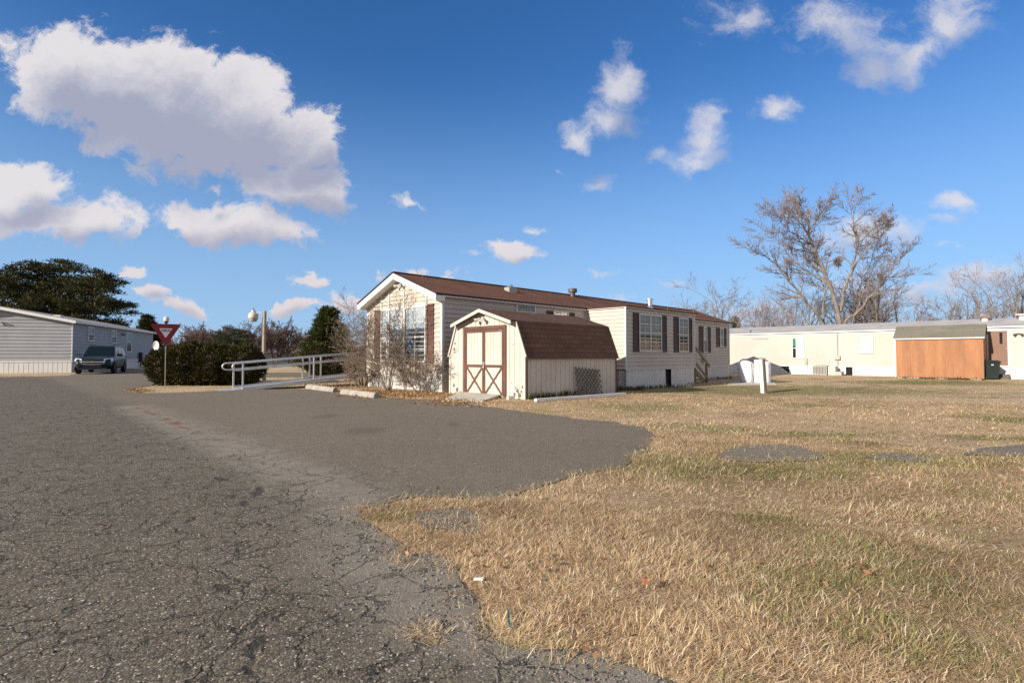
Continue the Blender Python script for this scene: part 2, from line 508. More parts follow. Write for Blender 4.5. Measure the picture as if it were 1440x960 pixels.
# the right-hand clouds are thin and torn: their edges feather wider
feather = W.sstep(cb.outputs[0].node.inputs[0].links[0].from_socket, -.1, .25, .30, .75)
alpha = W.sstep(dens, .06, W.math('ADD', .06, feather))
front = W.sstep(sp.outputs[1], .02, .2)
alpha = W.math('MULTIPLY', W.math('MULTIPLY', alpha, front), W.sstep(feather, .30, .75, .97, .80))
shade = W.sstep(W.math('ADD', g2.outputs[0], W.math('MULTIPLY', W.math('SUBTRACT', fine, .5), .9)), -.04, .72)
ccol = W.mix(shade, (10.2, 9.8, 10.1), (4.9, 5.2, 6.8))
ccol = W.mix(lowz, W.mix(.5, ccol, (9.0, 7.9, 8.3)), ccol)
hz = W.sstep(sp.outputs[2], .50, -.02, 0, .85)
skyc = W.mix(hz, hs.outputs[0], (4.3, 7.0, 10.8))
# unseen broken cloud, added beside, above and behind the view to brighten the shade
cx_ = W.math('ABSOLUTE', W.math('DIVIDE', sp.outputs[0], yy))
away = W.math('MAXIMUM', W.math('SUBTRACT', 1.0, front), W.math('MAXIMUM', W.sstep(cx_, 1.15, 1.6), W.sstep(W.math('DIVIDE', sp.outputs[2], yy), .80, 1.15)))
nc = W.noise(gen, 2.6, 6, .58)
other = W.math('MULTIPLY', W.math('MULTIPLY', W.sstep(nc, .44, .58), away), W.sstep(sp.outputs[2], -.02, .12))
full = W.mix(alpha, skyc, ccol)
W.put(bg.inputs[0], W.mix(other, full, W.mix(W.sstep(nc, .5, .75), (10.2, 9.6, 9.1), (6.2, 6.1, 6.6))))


scene.view_settings.view_transform = 'Standard'; scene.view_settings.look = 'None'
scene.view_settings.exposure = 0.55; scene.view_settings.gamma = 1.0
scene.render.engine = 'CYCLES'
scene.cycles.use_denoising = False; scene.cycles.use_adaptive_sampling = False
scene.cycles.max_bounces = 6; scene.cycles.transparent_max_bounces = 12; scene.cycles.diffuse_bounces = 3; scene.cycles.glossy_bounces = 3
scene.cycles.caustics_reflective = False; scene.cycles.caustics_refractive = False
scene.cycles.sample_clamp_indirect = 2

# ================================================================ ground, asphalt
def PX(lst): return [gp(*q)[:2] for q in lst]

DRIVE = [(5.5, -8)] + PX([(985, 985), (956, 959), (930, 951), (906, 945), (870, 936), (837, 923), (795, 914), (754, 905), (733, 905), (714, 898), (705, 880), (693, 865),
        (681, 850), (675, 837), (655, 822), (635, 811), (622, 803), (613, 793), (585, 790), (552, 786), (540, 768), (534, 750), (520, 735), (512, 719), (530, 716), (545, 722),
        (556, 712), (584, 702), (640, 701), (693, 705), (722, 699), (747, 692), (787, 676), (830, 668), (866, 660), (888, 650), (909, 638), (925, 622), (918, 610), (905, 601), (860, 594),
        (800, 588), (750, 581), (700, 573), (640, 566), (600, 562), (545, 560), (505, 556), (470, 551), (440, 548), (400, 547), (360, 548), (320, 549.5), (270, 551.5), (230, 553), (200, 553), (185, 551), (178, 549.5), (188, 547),
        (205, 543), (235, 538), (290, 533), (340, 530.5), (400, 530), (480, 530), (540, 530)]) + [
        (-3.0, 28.6), (.5, 31), (22, 52), (60, 90), (57, 93), (18, 55.5), (-2, 36.5), (-7, 35.5)] + PX([(460, 524), (360, 524), (300, 523.5), (215, 523), (208, 519.5), (168, 518), (118, 519.5), (112, 525), (95, 528), (60, 529.3), (0, 530.5)]) + [
        (-60, 27.5), (-60, -8)]


def densify(poly, step, jit, seed):
    out = []
    for i in range(len(poly)):
        a, b = np.array(poly[i]), np.array(poly[(i + 1) % len(poly)])
        n = max(1, min(60, int(np.linalg.norm(b - a) / step)))
        for k in range(n):
            q = a + (b - a) * k / n
            j = (vnoise(np.array([q[0] * 2.2]), np.array([q[1] * 2.2]), seed)[0] - .5) * 2 * jit + (vnoise(np.array([q[0] * 7]), np.array([q[1] * 7]), seed + 5)[0] - .5) * jit
            nrm = np.array([-(b - a)[1], (b - a)[0]]) / (np.linalg.norm(b - a) + 1e-9)
            out.append(q + nrm * j)
    return np.array(out)


def inside(poly, x, y):
    r = np.zeros(x.shape, bool)
    n = len(poly)
    for i in range(n):
        x1, y1 = poly[i]; x2, y2 = poly[(i + 1) % n]
        c = ((y1 > y) != (y2 > y))
        with np.errstate(divide='ignore', invalid='ignore'):
            r ^= c & (x < (x2 - x1) * (y - y1) / (y2 - y1 + 1e-12) + x1)
    return r


DRIVE_D = densify(DRIVE, .10, .10, 3)
GAPS = {'gap': densify(PX([(577, 735), (590, 722), (625, 716), (660, 717), (672, 726), (680, 742), (668, 753), (630, 748), (600, 744)]), .08, .04, 9)}
SLABS = [densify(PX(q), .12, .06, 20 + i) for i, q in enumerate([
    [(1008, 640), (1030, 629), (1080, 626), (1130, 629), (1160, 641), (1140, 650), (1080, 652), (1030, 649)],
    [(1208, 643), (1240, 637), (1300, 640), (1325, 647), (1290, 652), (1240, 650)],
    [(1345, 641), (1370, 632), (1440, 627), (1500, 630), (1500, 642), (1420, 643)]])]


def flat_poly(name, poly, z, mat):
    """A sheet lying on the terrain: outline plus inner points so that it follows the fall of the land."""
    from mathutils.geometry import delaunay_2d_cdt
    pts = [Vector((float(x), float(y))) for x, y in poly]
    n = len(pts); lo, hi = poly.min(0), poly.max(0)
    if hi[0] - lo[0] > 8:
        X, Y = np.meshgrid(np.arange(lo[0] + .4, hi[0], 1.5), np.arange(lo[1] + .4, hi[1], 1.5))
        X, Y = X.ravel(), Y.ravel(); k = inside(poly, X, Y)
        pts += [Vector((float(x), float(y))) for x, y in zip(X[k], Y[k])]
    vs, es, fs, *_ = delaunay_2d_cdt(pts, [(i, (i + 1) % n) for i in range(n)], [], 1, 1e-5)
    cx = np.array([sum(vs[i][0] for i in f) / len(f) for f in fs]); cy = np.array([sum(vs[i][1] for i in f) / len(f) for f in fs])
    ok = inside(poly, cx, cy)
    me = bpy.data.meshes.new(name)
    me.from_pydata([(v[0], v[1], float(gz(v[0], v[1])) + z) for v in vs], [], [list(f) for f, k in zip(fs, ok) if k])
    me.update()
    if sum(q.normal.z for q in me.polygons) < 0: me.flip_normals()
    me.materials.append(mat)
    o = bpy.data.objects.new(name, me); COL.objects.link(o)
    o['kind'] = 'structure'
    return o


def asphalt(name, tone=1.0, cracked=True):
    m, t, b, _ = new_mat(name)
    co = t.coord()
    big = t.noise(co, .35, 4, .6); mid = t.noise(co, 2.3, 4, .6); grit = t.noise(co, 55, 3, .7)
    vor = t.node('ShaderNodeTexVoronoi'); t.put(vor.inputs['Vector'], co); vor.inputs['Scale'].default_value = 125
    stone = t.math('MULTIPLY', vor.outputs['Color'], 1.0)
    c = t.mix(t.sstep(big, .38, .62), (.122 * tone, .103 * tone, .077 * tone), (.164 * tone, .139 * tone, .105 * tone))
    blot = t.noise(co, 9, 4, .7)
    c = t.mix(t.sstep(blot, .4, .68, 0, .55), c, (.070 * tone, .055 * tone, .038 * tone))
    c = t.mix(t.sstep(mid, .35, .72, 0, .5), c, (.100 * tone, .078 * tone, .053 * tone))
    sp_ = t.node('ShaderNodeSeparateColor'); t.l.new(vor.outputs['Color'], sp_.inputs[0])
    c = t.mix(t.math('MULTIPLY', t.sstep(sp_.outputs[0], .35, 1), .75), c, (.27 * tone, .215 * tone, .15 * tone))
    c = t.mix(t.math('MULTIPLY', t.sstep(sp_.outputs[1], .45, 1), .85), c, (.036, .032, .027))
    c = t.mix(t.sstep(sp_.outputs[2], .965, .985), c, (.60, .55, .46))
    height = t.math('MULTIPLY', t.math('SUBTRACT', 1, vor.outputs['Distance']), .5)
    height = t.math('ADD', height, t.math('MULTIPLY', grit, .6))
    if cracked:
        # the seam between the old road and the newer drive, worn pale along its road side
        seam = [gp(190, 572)[:2], gp(260, 602)[:2], gp(395, 655)[:2], gp(505, 712)[:2], gp(560, 790)[:2], gp(690, 868)[:2], gp(930, 960)[:2]]
        sx = t.node('ShaderNodeSeparateXYZ'); t.l.new(co, sx.inputs[0])
        flat = t.node('ShaderNodeCombineXYZ'); t.l.new(sx.outputs[0], flat.inputs[0]); t.l.new(sx.outputs[1], flat.inputs[1])
        wv = t.vmath('MULTIPLY_ADD', t.vmath('SUBTRACT', t.noise(co, 1.3, 4, .6, out=1), (.5, .5, .5)), (.55, .55, 0), flat.outputs[0])
        dmin = None
        for (x1, y1), (x2, y2) in zip(seam[:-1], seam[1:]):
            ab = (x2 - x1, y2 - y1, 0); L2 = ab[0] ** 2 + ab[1] ** 2
            pa = t.vmath('SUBTRACT', wv, (x1, y1, 0))
            h = t.math('MULTIPLY', t.vmath('DOT_PRODUCT', pa, ab), 1 / L2, clamp=True)
            dd = t.vmath('DISTANCE', pa, t.vmath('SCALE', ab, scale=h))
            dmin = dd if dmin is None else t.math('MINIMUM', dmin, dd)
        dusty = t.math('MULTIPLY', t.sstep(dmin, .65, .05), t.sstep(mid, .25, .6, .25, .9))
        c = t.mix(t.math('MULTIPLY', dusty, .7), c, (.30, .26, .205))
        # cracks: blocks of alligator cracking on the road, fading on the drive
        (ax, ay), (bx, by) = gp(170, 572)[:2], gp(520, 700)[:2]
        nx, ny = -(by - ay), bx - ax; L = math.hypot(nx, ny)
        side = t.math('ADD', t.vmath('DOT_PRODUCT', flat.outputs[0], (nx / L, ny / L, 0)), -(ax * nx + ay * ny) / L)
        onroad = t.sstep(side, .5, -.4, 0.0, 1.0)
        near_old = t.sstep(dmin, 1.5, .1)
        wk = t.vmath('MULTIPLY_ADD', t.vmath('SUBTRACT', t.noise(co, 3.5, 5, .65, out=1), (.5, .5, .5)), (.30, .30, 0), flat.outputs[0])
        tot = None
        for sc, wd, lo, hi in ((1.5, .0058, .40, .52), (3.2, .0056, .40, .54), (6.0, .0042, .46, .60)):
            e = t.node('ShaderNodeTexVoronoi', feature='DISTANCE_TO_EDGE'); t.put(e.inputs['Vector'], wk); e.inputs['Scale'].default_value = sc
            wide = t.math('MULTIPLY', t.noise(co, 4.0, 2), wd * 2.4 * sc)
            k = t.sstep(e.outputs[0], wide, t.math('MULTIPLY', wide, .25))
            k = t.math('MULTIPLY', k, t.sstep(t.noise(co, .9 * sc, 3, .6), lo, hi))
            tot = k if tot is None else t.math('MAXIMUM', tot, k)
        area = t.math('MAXIMUM', onroad, t.math('MAXIMUM', t.math('MULTIPLY', near_old, .8), .22))
        tot = t.math('MULTIPLY', tot, area)
        c = t.mix(t.math('MULTIPLY', tot, .64), c, (.018, .016, .014))
        height = t.math('SUBTRACT', height, t.math('MULTIPLY', tot, 2.2))
        # rusty weeds packed in the seam far down the road
        far_seam = t.math('MULTIPLY', t.sstep(sx.outputs[1], 6.5, 9.0), t.sstep(dmin, .08, .03))
        far_seam = t.math('MULTIPLY', far_seam, t.sstep(t.noise(co, 2.2, 3), .42, .55))
        c = t.mix(far_seam, c, (.17, .075, .03))
        # smoother and a shade lighter on the drive
        c = t.mix(t.sstep(side, -.2, .6, 0, .32), c, (.23, .185, .13))
        # oil stains
        for (u, v, rx, ry) in ((515, 606, 40, 6), (455, 586, 22, 4), (270, 548, 18, 2.2), (640, 597, 12, 3), (910, 632, 26, 6)):
            x0, y0 = gp(u, v)[:2]; xw = gp(u + rx, v)[0] - x0; yh = abs(gp(u, v - ry)[1] - y0)
            q = t.map(wv, loc=(x0, y0, 0), scale=(xw, yh, 1), typ='TEXTURE')
            c = t.mix(t.sstep(t.vmath('LENGTH', q), 1.1, .2, 0, .32), c, (.03, .03, .032))
    t.put(b.inputs['Base Color'], c); b.inputs['Roughness'].default_value = .88; b.inputs['Specular IOR Level'].default_value = .25
    bp = t.node('ShaderNodeBump'); bp.inputs['Strength'].default_value = .8; bp.inputs['Distance'].default_value = .0045
    t.put(bp.inputs['Height'], height); t.l.new(bp.outputs[0], b.inputs['Normal'])
    return m


M['asphalt'] = asphalt('worn_asphalt', .98)
M['asphalt_plain'] = asphalt('broken_asphalt', 1.35, False)

BANDS = [(1075, 548, 300, 9, .8), (1300, 538, 160, 5, .9), (1160, 612, 110, 4, .85), (1020, 605, 60, 4, .8), (1400, 616, 70, 5, .9), (1240, 648, 260, 14, .55), (1100, 662, 160, 16, .6), (960, 600, 80, 6, .6), (1410, 590, 60, 8, .7), (900, 572, 90, 8, .55),
         (1230, 795, 90, 60, .35), (1290, 900, 140, 50, .4), (1100, 850, 60, 30, .3), (1390, 760, 60, 40, .35), (950, 545, 60, 4, .5)]
BG = []
for u, v, a, b, w in BANDS:
    x0, y0 = gp(u, v)[:2]; xr = gp(u + a, v)[0] - x0; yr = max(.3, .5 * abs(gp(u, v - b)[1] - gp(u, v + b)[1]))
    BG.append((x0, y0, xr, yr, w))


def green_amt(x, y):
    n = fbm(x * .55, y * .55, 3, 5); n2 = fbm(x * 2.4, y * 2.4, 17, 3)
    g_ = np.clip((n - .62) * 3.2, 0, .45) + np.clip((n2 - .66) * 4, 0, .4)
    for x0, y0, xr, yr, w in BG:
        d = np.hypot((x - x0) / xr, (y - y0) / yr) + (n2 - .5) * .9
        g_ = np.maximum(g_, w * ss(1.15, .45, d))
    return np.clip(g_, 0, 1)


def bare_amt(x, y):
    n = fbm(x * .9 + 40, y * .9, 23, 4)
    return np.clip((n - .60) * 5, 0, 1)


def axis(a, b, step, far):
    core = np.arange(a, b + 1e-6, step)
    k = np.array([1, 3, 7, 15, 30, 60, 120, 250, 500, 1000, 2000])
    return np.concatenate([(a - k * far)[::-1], core, b + k * far])


xs, ys = axis(-40, 42, .3, 1.2), axis(-8, 46, .3, 1.2)
gx, gy = np.meshgrid(xs, ys)
vx, vy = gx.ravel(), gy.ravel()
vz = gz(vx, vy)
nx_, ny_ = len(xs), len(ys)
ii = np.arange(nx_ * ny_).reshape(ny_, nx_)
quads = np.stack([ii[:-1, :-1], ii[:-1, 1:], ii[1:, 1:], ii[1:, :-1]], -1).reshape(-1, 4)
ga, ba = green_amt(vx, vy), bare_amt(vx, vy)
m, t, b, _ = new_mat('dormant_lawn_ground')
co = t.coord(); at_ = t.node('ShaderNodeAttribute', attribute_name='tint'); sc_ = t.node('ShaderNodeSeparateColor'); t.l.new(at_.outputs['Color'], sc_.inputs[0])
n1 = t.noise(co, 1.6, 5, .65); n2 = t.noise(t.map(co, scale=(1, 1, 1)), 26, 4, .7); n3 = t.noise(co, .25, 4)
c = t.mix(t.sstep(n2, .3, .72), (.37, .265, .155), (.73, .565, .375))
c = t.mix(t.sstep(n1, .35, .7, 0, .5), c, (.36, .25, .145))
c = t.mix(t.sstep(n3, .4, .65, 0, .3), c, (.50, .37, .225))
c = t.mix(t.math('MULTIPLY', sc_.outputs[0], t.sstep(n2, .25, .6, .5, 1)), c, t.mix(t.sstep(n2, .3, .7), (.085, .085, .022), (.20, .185, .065)))
c = t.mix(t.math('MULTIPLY', sc_.outputs[1], .6), c, (.17, .105, .065))
t.put(b.inputs['Base Color'], c); b.inputs['Roughness'].default_value = .95; b.inputs['Specular IOR Level'].default_value = .1
bp = t.node('ShaderNodeBump'); bp.inputs['Strength'].default_value = .8; bp.inputs['Distance'].default_value = .03
t.put(bp.inputs['Height'], n2); t.l.new(bp.outputs[0], b.inputs['Normal'])
col = np.zeros((len(vx), 3)); col[:, 0] = ga; col[:, 1] = ba
go_ = mesh_np('ground', np.stack([vx, vy, vz], -1), [quads], m, col, smooth=True); go_['kind'] = 'structure'

flat_poly('asphalt_drive', DRIVE_D, .012, M['asphalt'])
for k, q in enumerate([GAPS['gap']]): flat_poly('broken_asphalt_patch', q, .016, M['asphalt_plain'])
for q in SLABS:
    flat_poly('old_pad', q, .016, M['asphalt_plain'])

# ================================================================ grass
rng = np.random.default_rng(5)
HOUSE_L = lambda x, y: ((x + 2.19) * DX + (y - 16.5) * DY, (x + 2.19) * EX + (y - 16.5) * EY)
ALLPAVE = [DRIVE_D, GAPS['gap']] + SLABS
DRIVE_C = np.array(DRIVE)


def lawn_mask(x, y, edge=.05):
    jx, jy = x + rng.normal(0, edge, x.shape), y + rng.normal(0, edge, x.shape)
    k = np.ones(x.shape, bool)
    for pl in ALLPAVE:
        lo, hi = pl.min(0) - .3, pl.max(0) + .3
        s_ = (x > lo[0]) & (x < hi[0]) & (y > lo[1]) & (y < hi[1])
        if s_.any() and len(pl) < 400 and pl is not DRIVE_D and edge < .25:
            q_ = np.zeros(x.shape, bool); gx_, gy_ = jx[s_] + rng.normal(0, .13, int(s_.sum())), jy[s_] + rng.normal(0, .1, int(s_.sum()))
            q_[s_] = inside(pl, gx_, gy_) & (rng.random(int(s_.sum())) > .10); k &= ~q_
        elif s_.any():
            src = pl if edge > .2 else (DRIVE_D if pl is DRIVE_D else pl)
            k[s_] &= ~inside(src, jx[s_], jy[s_])
    lx, ly = HOUSE_L(x, y)
    k &= ~((lx > 0) & (lx < 21.2) & (ly > -.02) & (ly < 4.6))
    k &= ~((lx > 7.3) & (lx < 12.9) & (ly > -1.95) & (ly <= .1))
    sx_, sy_ = (x - .355) * DX + (y - 13.8) * DY, (x - .355) * EX + (y - 13.8) * EY
    k &= ~((sx_ > 0) & (sx_ < 4.15) & (sy_ > 0) & (sy_ < 3.2))
    k &= ~((DX * x + DY * y > 39.0) & (x > 5))
    return k


def blades(name, n, r0, r1, length, width, density_pow=1.0, angs=(-46, 47), flat=.5, mask=lawn_mask, edge=.09):
    r = r0 + (r1 - r0) * rng.random(n) ** density_pow
    th = R(angs[0]) + (R(angs[1]) - R(angs[0])) * rng.random(n)
    x, y = r * np.sin(th), r * np.cos(th)
    k = mask(x, y, edge)
    k &= rng.random(n) > bare_amt(x, y) * .65
    x, y = x[k], y[k]
    return strands(name, x, y, length, width, flat)


def strands(name, x, y, length, width, flat=.5, gmul=1.0):
    n = len(x)
    if n == 0: return None
    ga = green_amt(x, y) * gmul; ba = bare_amt(x, y)
    clump = fbm(x * 3.1, y * 3.1, 41, 3)
    isg = rng.random(n) < ga * .5
    az = rng.random(n) * 2 * np.pi
    # neighbouring blades lie the same way, mostly pushed over
    az = np.where(rng.random(n) < .3, fbm(x * .8, y * .8, 51, 3) * 14 + rng.normal(0, .6, n), az)
    el = np.clip(rng.normal(.38, .34, n) * (1.25 - flat) + np.where(isg, .35, 0), .04, 1.45)
    L = length * (.45 + rng.random(n) * .9) * (.40 + clump * 1.3) * (.7 + .6 * fbm(x * .7 + 3, y * .7, 61, 3)) * np.where(isg, .9, 1) * (1 - .5 * ba)
    w = width * (.6 + rng.random(n) * .8)
    hx, hy = np.cos(az), np.sin(az)
    px, py = -hy, hx
    z0 = gz(x, y) - .004 + rng.random(n) * .012
    d1 = .55 * L; el2 = el - rng.random(n) * .9
    x1, y1, z1 = x + hx * np.cos(el) * d1, y + hy * np.cos(el) * d1, z0 + np.sin(el) * d1
    d2 = .45 * L; side = rng.normal(0, .25, n)
    x2, y2, z2 = x1 + (hx + px * side) * np.cos(el2) * d2, y1 + (hy + py * side) * np.cos(el2) * d2, np.maximum(z1 + np.sin(el2) * d2, gz(x, y) + .004)
    V = np.empty((n, 5, 3), np.float32)
    V[:, 0] = np.stack([x - px * w / 2, y - py * w / 2, z0], -1); V[:, 1] = np.stack([x + px * w / 2, y + py * w / 2, z0], -1)
    V[:, 2] = np.stack([x1 + px * w * .42, y1 + py * w * .42, z1], -1); V[:, 3] = np.stack([x1 - px * w * .42, y1 - py * w * .42, z1], -1)
    V[:, 4] = np.stack([x2, y2, z2], -1)
    base = np.arange(n)[:, None] * 5
    straw = np.array([.68, .51, .30]); brown = np.array([.33, .21, .11]); pale = np.array([.76, .64, .45]); g1_ = np.array([.16, .185, .05]); g2_ = np.array([.30, .29, .10])
    kx = np.clip(rng.normal(.5, .28, n) + (clump - .5) * .9, 0, 1)[:, None]
    cc = brown * (1 - kx) + straw * kx
    pk = (rng.random(n) < np.where(np.hypot(x, y) > 9, .05, .15))[:, None]; cc = np.where(pk, pale, cc)
    cg = g1_ + (g2_ - g1_) * rng.random(n)[:, None]
    cc = np.where(isg[:, None], cg, cc) * (.8 + .4 * rng.random(n))[:, None]
    cc = cc * (.72 + .56 * fbm(x * .38 + 7, y * .38, 91, 4))[:, None]
    return V.reshape(-1, 3), np.repeat(cc, 5, 0)


def blade_mesh(name, parts):
    V = np.concatenate([p[0] for p in parts]); cc = np.concatenate([p[1] for p in parts])
    base = np.arange(len(V) // 5)[:, None] * 5
    return mesh_np(name, V, [base + np.array([0, 1, 2, 3]), base + np.array([3, 2, 4])], M['blade'], cc)


M['blade'] = tinted('grass_blades', .8, .15, .28)
GRASS = []
GRASS.append(blades('lawn_grass', 260000, 1.9, 4.2, .062, .0027, .62, (-22, 47)))
GRASS.append(blades('lawn_grass', 260000, 4.0, 8.5, .062, .0042, .7, (-16, 47)))
GRASS.append(blades('lawn_grass', 170000, 8.2, 18, .06, .0095, .8, (-46, 47)))
GRASS.append(blades('lawn_grass', 100000, 17, 42, .055, .018, .8, (-46, 50)))
GRASS.append(blades('lawn_grass', 26000, 1.9, 9, .05, .0036, .7, (-22, 30), .9, edge=.32))
GRASS.append(blades('lawn_grass', 16000, 9, 20, .05, .007, .8, (-40, 30), .9, edge=.35))
base = blade_mesh('lawn_grass', GRASS)
tag(base, 'dormant straw coloured lawn grass with a few green patches', 'grass', kind='stuff')

# loose straw and small weeds on the asphalt
tx, ty = [], []
for u, v, su, sv, n in ((590, 893, 12, 5, 260), (612, 902, 6, 7, 160), (634, 843, 6, 3, 120), (600, 706, 40, 4, 500), (640, 712, 40, 5, 400), (820, 940, 30, 4, 120), (565, 790, 10, 8, 200), (525, 725, 10, 8, 250), (850, 940, 14, 3, 60)):
    for _ in range(n):
        q = gp(rnd.gauss(u, su), rnd.gauss(v, sv)); tx.append(q[0]); ty.append(q[1])
o = blade_mesh('straw_tufts', [strands('straw_tufts', np.array(tx), np.array(ty), .075, .004, .6, .1)])
tag(o, 'small tufts of dry straw growing out of the asphalt', 'weeds', kind='stuff')

# loose gravel along the broken edge of the asphalt
def gravel(name, pts, label):
    n = len(pts); pts = np.array(pts)
    s_ = rng.random(n) ** 2 * .006 + .003
    oc = np.array([(1, 0, 0), (-1, 0, 0), (0, 1, 0), (0, -1, 0), (0, 0, 1), (0, 0, -1)], np.float32)
    V = oc[None] * (s_[:, None, None] * (.6 + .8 * rng.random((n, 6, 3))))
    a_ = rng.random(n) * 6.28; ca, sa = np.cos(a_), np.sin(a_)
    V = np.stack([V[..., 0] * ca[:, None] - V[..., 1] * sa[:, None], V[..., 0] * sa[:, None] + V[..., 1] * ca[:, None], V[..., 2] * .7], -1)
    V[..., 0] += pts[:, 0:1]; V[..., 1] += pts[:, 1:2]; V[..., 2] += (gz(pts[:, 0], pts[:, 1]) + .014 + s_ * .25)[:, None]
    fc = np.array([(0, 2, 4), (2, 1, 4), (1, 3, 4), (3, 0, 4), (2, 0, 5), (1, 2, 5), (3, 1, 5), (0, 3, 5)])
    fs = (np.arange(n)[:, None, None] * 6 + fc).reshape(-1, 3)
    cl = np.array([.16, .16, .165]) * (.5 + 1.2 * rng.random(n))[:, None]
    cl = np.where((rng.random(n) < .12)[:, None], np.array([.42, .38, .31]), cl)
    return tag(mesh_np(name, V.reshape(-1, 3), [fs], M['litter'], np.repeat(cl, 6, 0)), label, 'gravel', kind='stuff')


gpts = []
edge_line = [(956, 959), (906, 945), (837, 923), (754, 905), (714, 898), (693, 865), (675, 837), (635, 811), (613, 793), (552, 786), (534, 750), (512, 719)]
for (u1, v1), (u2, v2) in zip(edge_line[:-1], edge_line[1:]):
    a_, b_ = gp(u1, v1), gp(u2, v2)
    L = math.hypot(a_[0] - b_[0], a_[1] - b_[1])
    for _ in range(int(L * 200)):
        k = rnd.random(); off = abs(rnd.gauss(0, .22))
        nx2, ny2 = (b_[1] - a_[1]) / L, -(b_[0] - a_[0]) / L
        gpts.append((a_[0] + (b_[0] - a_[0]) * k - abs(off) * abs(nx2), a_[1] + (b_[1] - a_[1]) * k - off * abs(ny2)))
for _ in range(700):
    q = gp(rnd.uniform(580, 676), rnd.uniform(718, 752))
    if inside(GAPS['gap'], np.array([q[0]]), np.array([q[1]]))[0]: gpts.append(q[:2])
for _ in range(600):
    r_, th = 1.9 + 7 * rnd.random() ** 1.3, R(rnd.uniform(-45, 12))
    gpts.append((r_ * math.sin(th), r_ * math.cos(th)))
ga_ = np.array(gpts); keep = inside(DRIVE_D, ga_[:, 0], ga_[:, 1]) | inside(GAPS['gap'], ga_[:, 0], ga_[:, 1])
gravel('loose_gravel', ga_[keep], 'loose grey gravel crumbled from the asphalt edge')
# ================================================================ shared building bits
def lap(mb, fn, a_rng, z0, z1, ex=.15, lip=.03, skip=None):
    """Lap siding: each course a tilted board with a lip. a_rng(z) -> (a0, a1); fn(a, out, z) -> xyz."""
    z = z0
    while z < z1 - 1e-4:
        zt = min(z + ex, z1)
        b0, b1 = a_rng(z); t0, t1 = a_rng(zt)
        mb.face([fn(b0, lip, z), fn(b1, lip, z), fn(t1, .003, zt), fn(t0, .003, zt)])
        mb.face([fn(b0, .0, z), fn(b1, .0, z), fn(b1, lip, z), fn(b0, lip, z)])
        z = zt


def ribs(mb, fn, a0, a1, z0, z1, pitch=.2, groove=.018, depth=.012, out=.012, brk=()):
    """Vertical boards with sunk grooves. z0, z1: numbers or functions of a."""
    f0 = z0 if callable(z0) else (lambda a: z0)
    f1 = z1 if callable(z1) else (lambda a: z1)
    a = a0
    cuts = []
    while a < a1 - 1e-5:
        b = min(a + pitch - groove, a1)
        cuts.append((a, b, out))
        c = min(b + groove, a1)
        if c > b + 1e-6: cuts.append((b, c, out - depth))
        a = c
    prev = None
    for a, b, o in cuts:
        xs_ = [a] + [q for q in brk if a + 1e-4 < q < b - 1e-4] + [b]
        for p, q in zip(xs_[:-1], xs_[1:]):
            mb.face([fn(p, o, f0(p)), fn(q, o, f0(q)), fn(q, o, f1(q)), fn(p, o, f1(p))])
        if prev is not None:
            mb.face([fn(a, prev, f0(a)), fn(a, o, f0(a)), fn(a, o, f1(a)), fn(a, prev, f1(a))])
        prev = o


def fbox(mb, fn, a0, a1, o0, o1, z0, z1): mb.box(a0, a1, o0, o1, z0, z1, fn)


def window(parent, fn, a0, a1, z0, z1, cols=1, name='window', cover=None, muntin=True, fw=.055, lab=None, inside_box=False, rail=None, o=.022):
    """A window: frame with sashes (the part), glass, blind or curtain and the dark room behind as sub-parts."""
    w = MB()
    fbox(w, fn, a0 - fw, a1 + fw, o - .02, o + .035, z1, z1 + fw); fbox(w, fn, a0 - fw - .015, a1 + fw + .015, o - .02, o + .05, z0 - fw, z0)
    fbox(w, fn, a0 - fw, a0, o - .02, o + .035, z0, z1); fbox(w, fn, a1, a1 + fw, o - .02, o + .035, z0, z1)
    for k in range(1, cols):
        c = a0 + (a1 - a0) * k / cols
        fbox(w, fn, c - fw * .6, c + fw * .6, o - .02, o + .033, z0, z1)
    if rail is None: rail = z0 + (z1 - z0) * .5
    for k in range(cols):
        p, q = a0 + (a1 - a0) * k / cols + (fw * .6 if k else 0), a0 + (a1 - a0) * (k + 1) / cols - (fw * .6 if k < cols - 1 else 0)
        fbox(w, fn, p, q, o - .005, o + .026, rail - .024, rail + .024)
        if muntin:
            c = (p + q) / 2
            fbox(w, fn, c - .011, c + .011, o + .002, o + .014, z0, rail - .024); fbox(w, fn, c - .011, c + .011, o + .002, o + .014, rail + .024, z1)
            for zz in ((z0 + rail) / 2, (z1 + rail) / 2):
                fbox(w, fn, p, c - .011, o + .003, o + .013, zz - .011, zz + .011); fbox(w, fn, c + .011, q, o + .003, o + .013, zz - .011, zz + .011)
    win = w.build(name, M['white'], parent)
    if lab: win['label'] = lab
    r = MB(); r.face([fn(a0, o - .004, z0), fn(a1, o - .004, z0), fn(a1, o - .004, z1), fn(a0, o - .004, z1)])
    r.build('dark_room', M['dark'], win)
    for (c0, c1, cz0, cz1, mat_) in (cover or []):
        cmb = MB(); n = max(4, int((c1 - c0) * 14)); pr = None
        for i in range(n + 1):
            a = c0 + (c1 - c0) * i / n; wv = o + (.001 + .003 * (1 + math.sin(i * 2.1)) / 2 if mat_ != 'boxes' else .001)
            cur = (fn(a, wv, cz0), fn(a, wv, cz1))
            if pr: cmb.face([pr[0], cur[0], cur[1], pr[1]])
            pr = cur
        cmb.build({'boxes': 'stacked_box'}.get(mat_, 'curtain'), M[mat_], win)
    g = MB(); g.face([fn(a0, o + .008, z0), fn(a1, o + .008, z0), fn(a1, o + .008, z1), fn(a0, o + .008, z1)])
    g.build('pane', M['glass'], win)
    return win


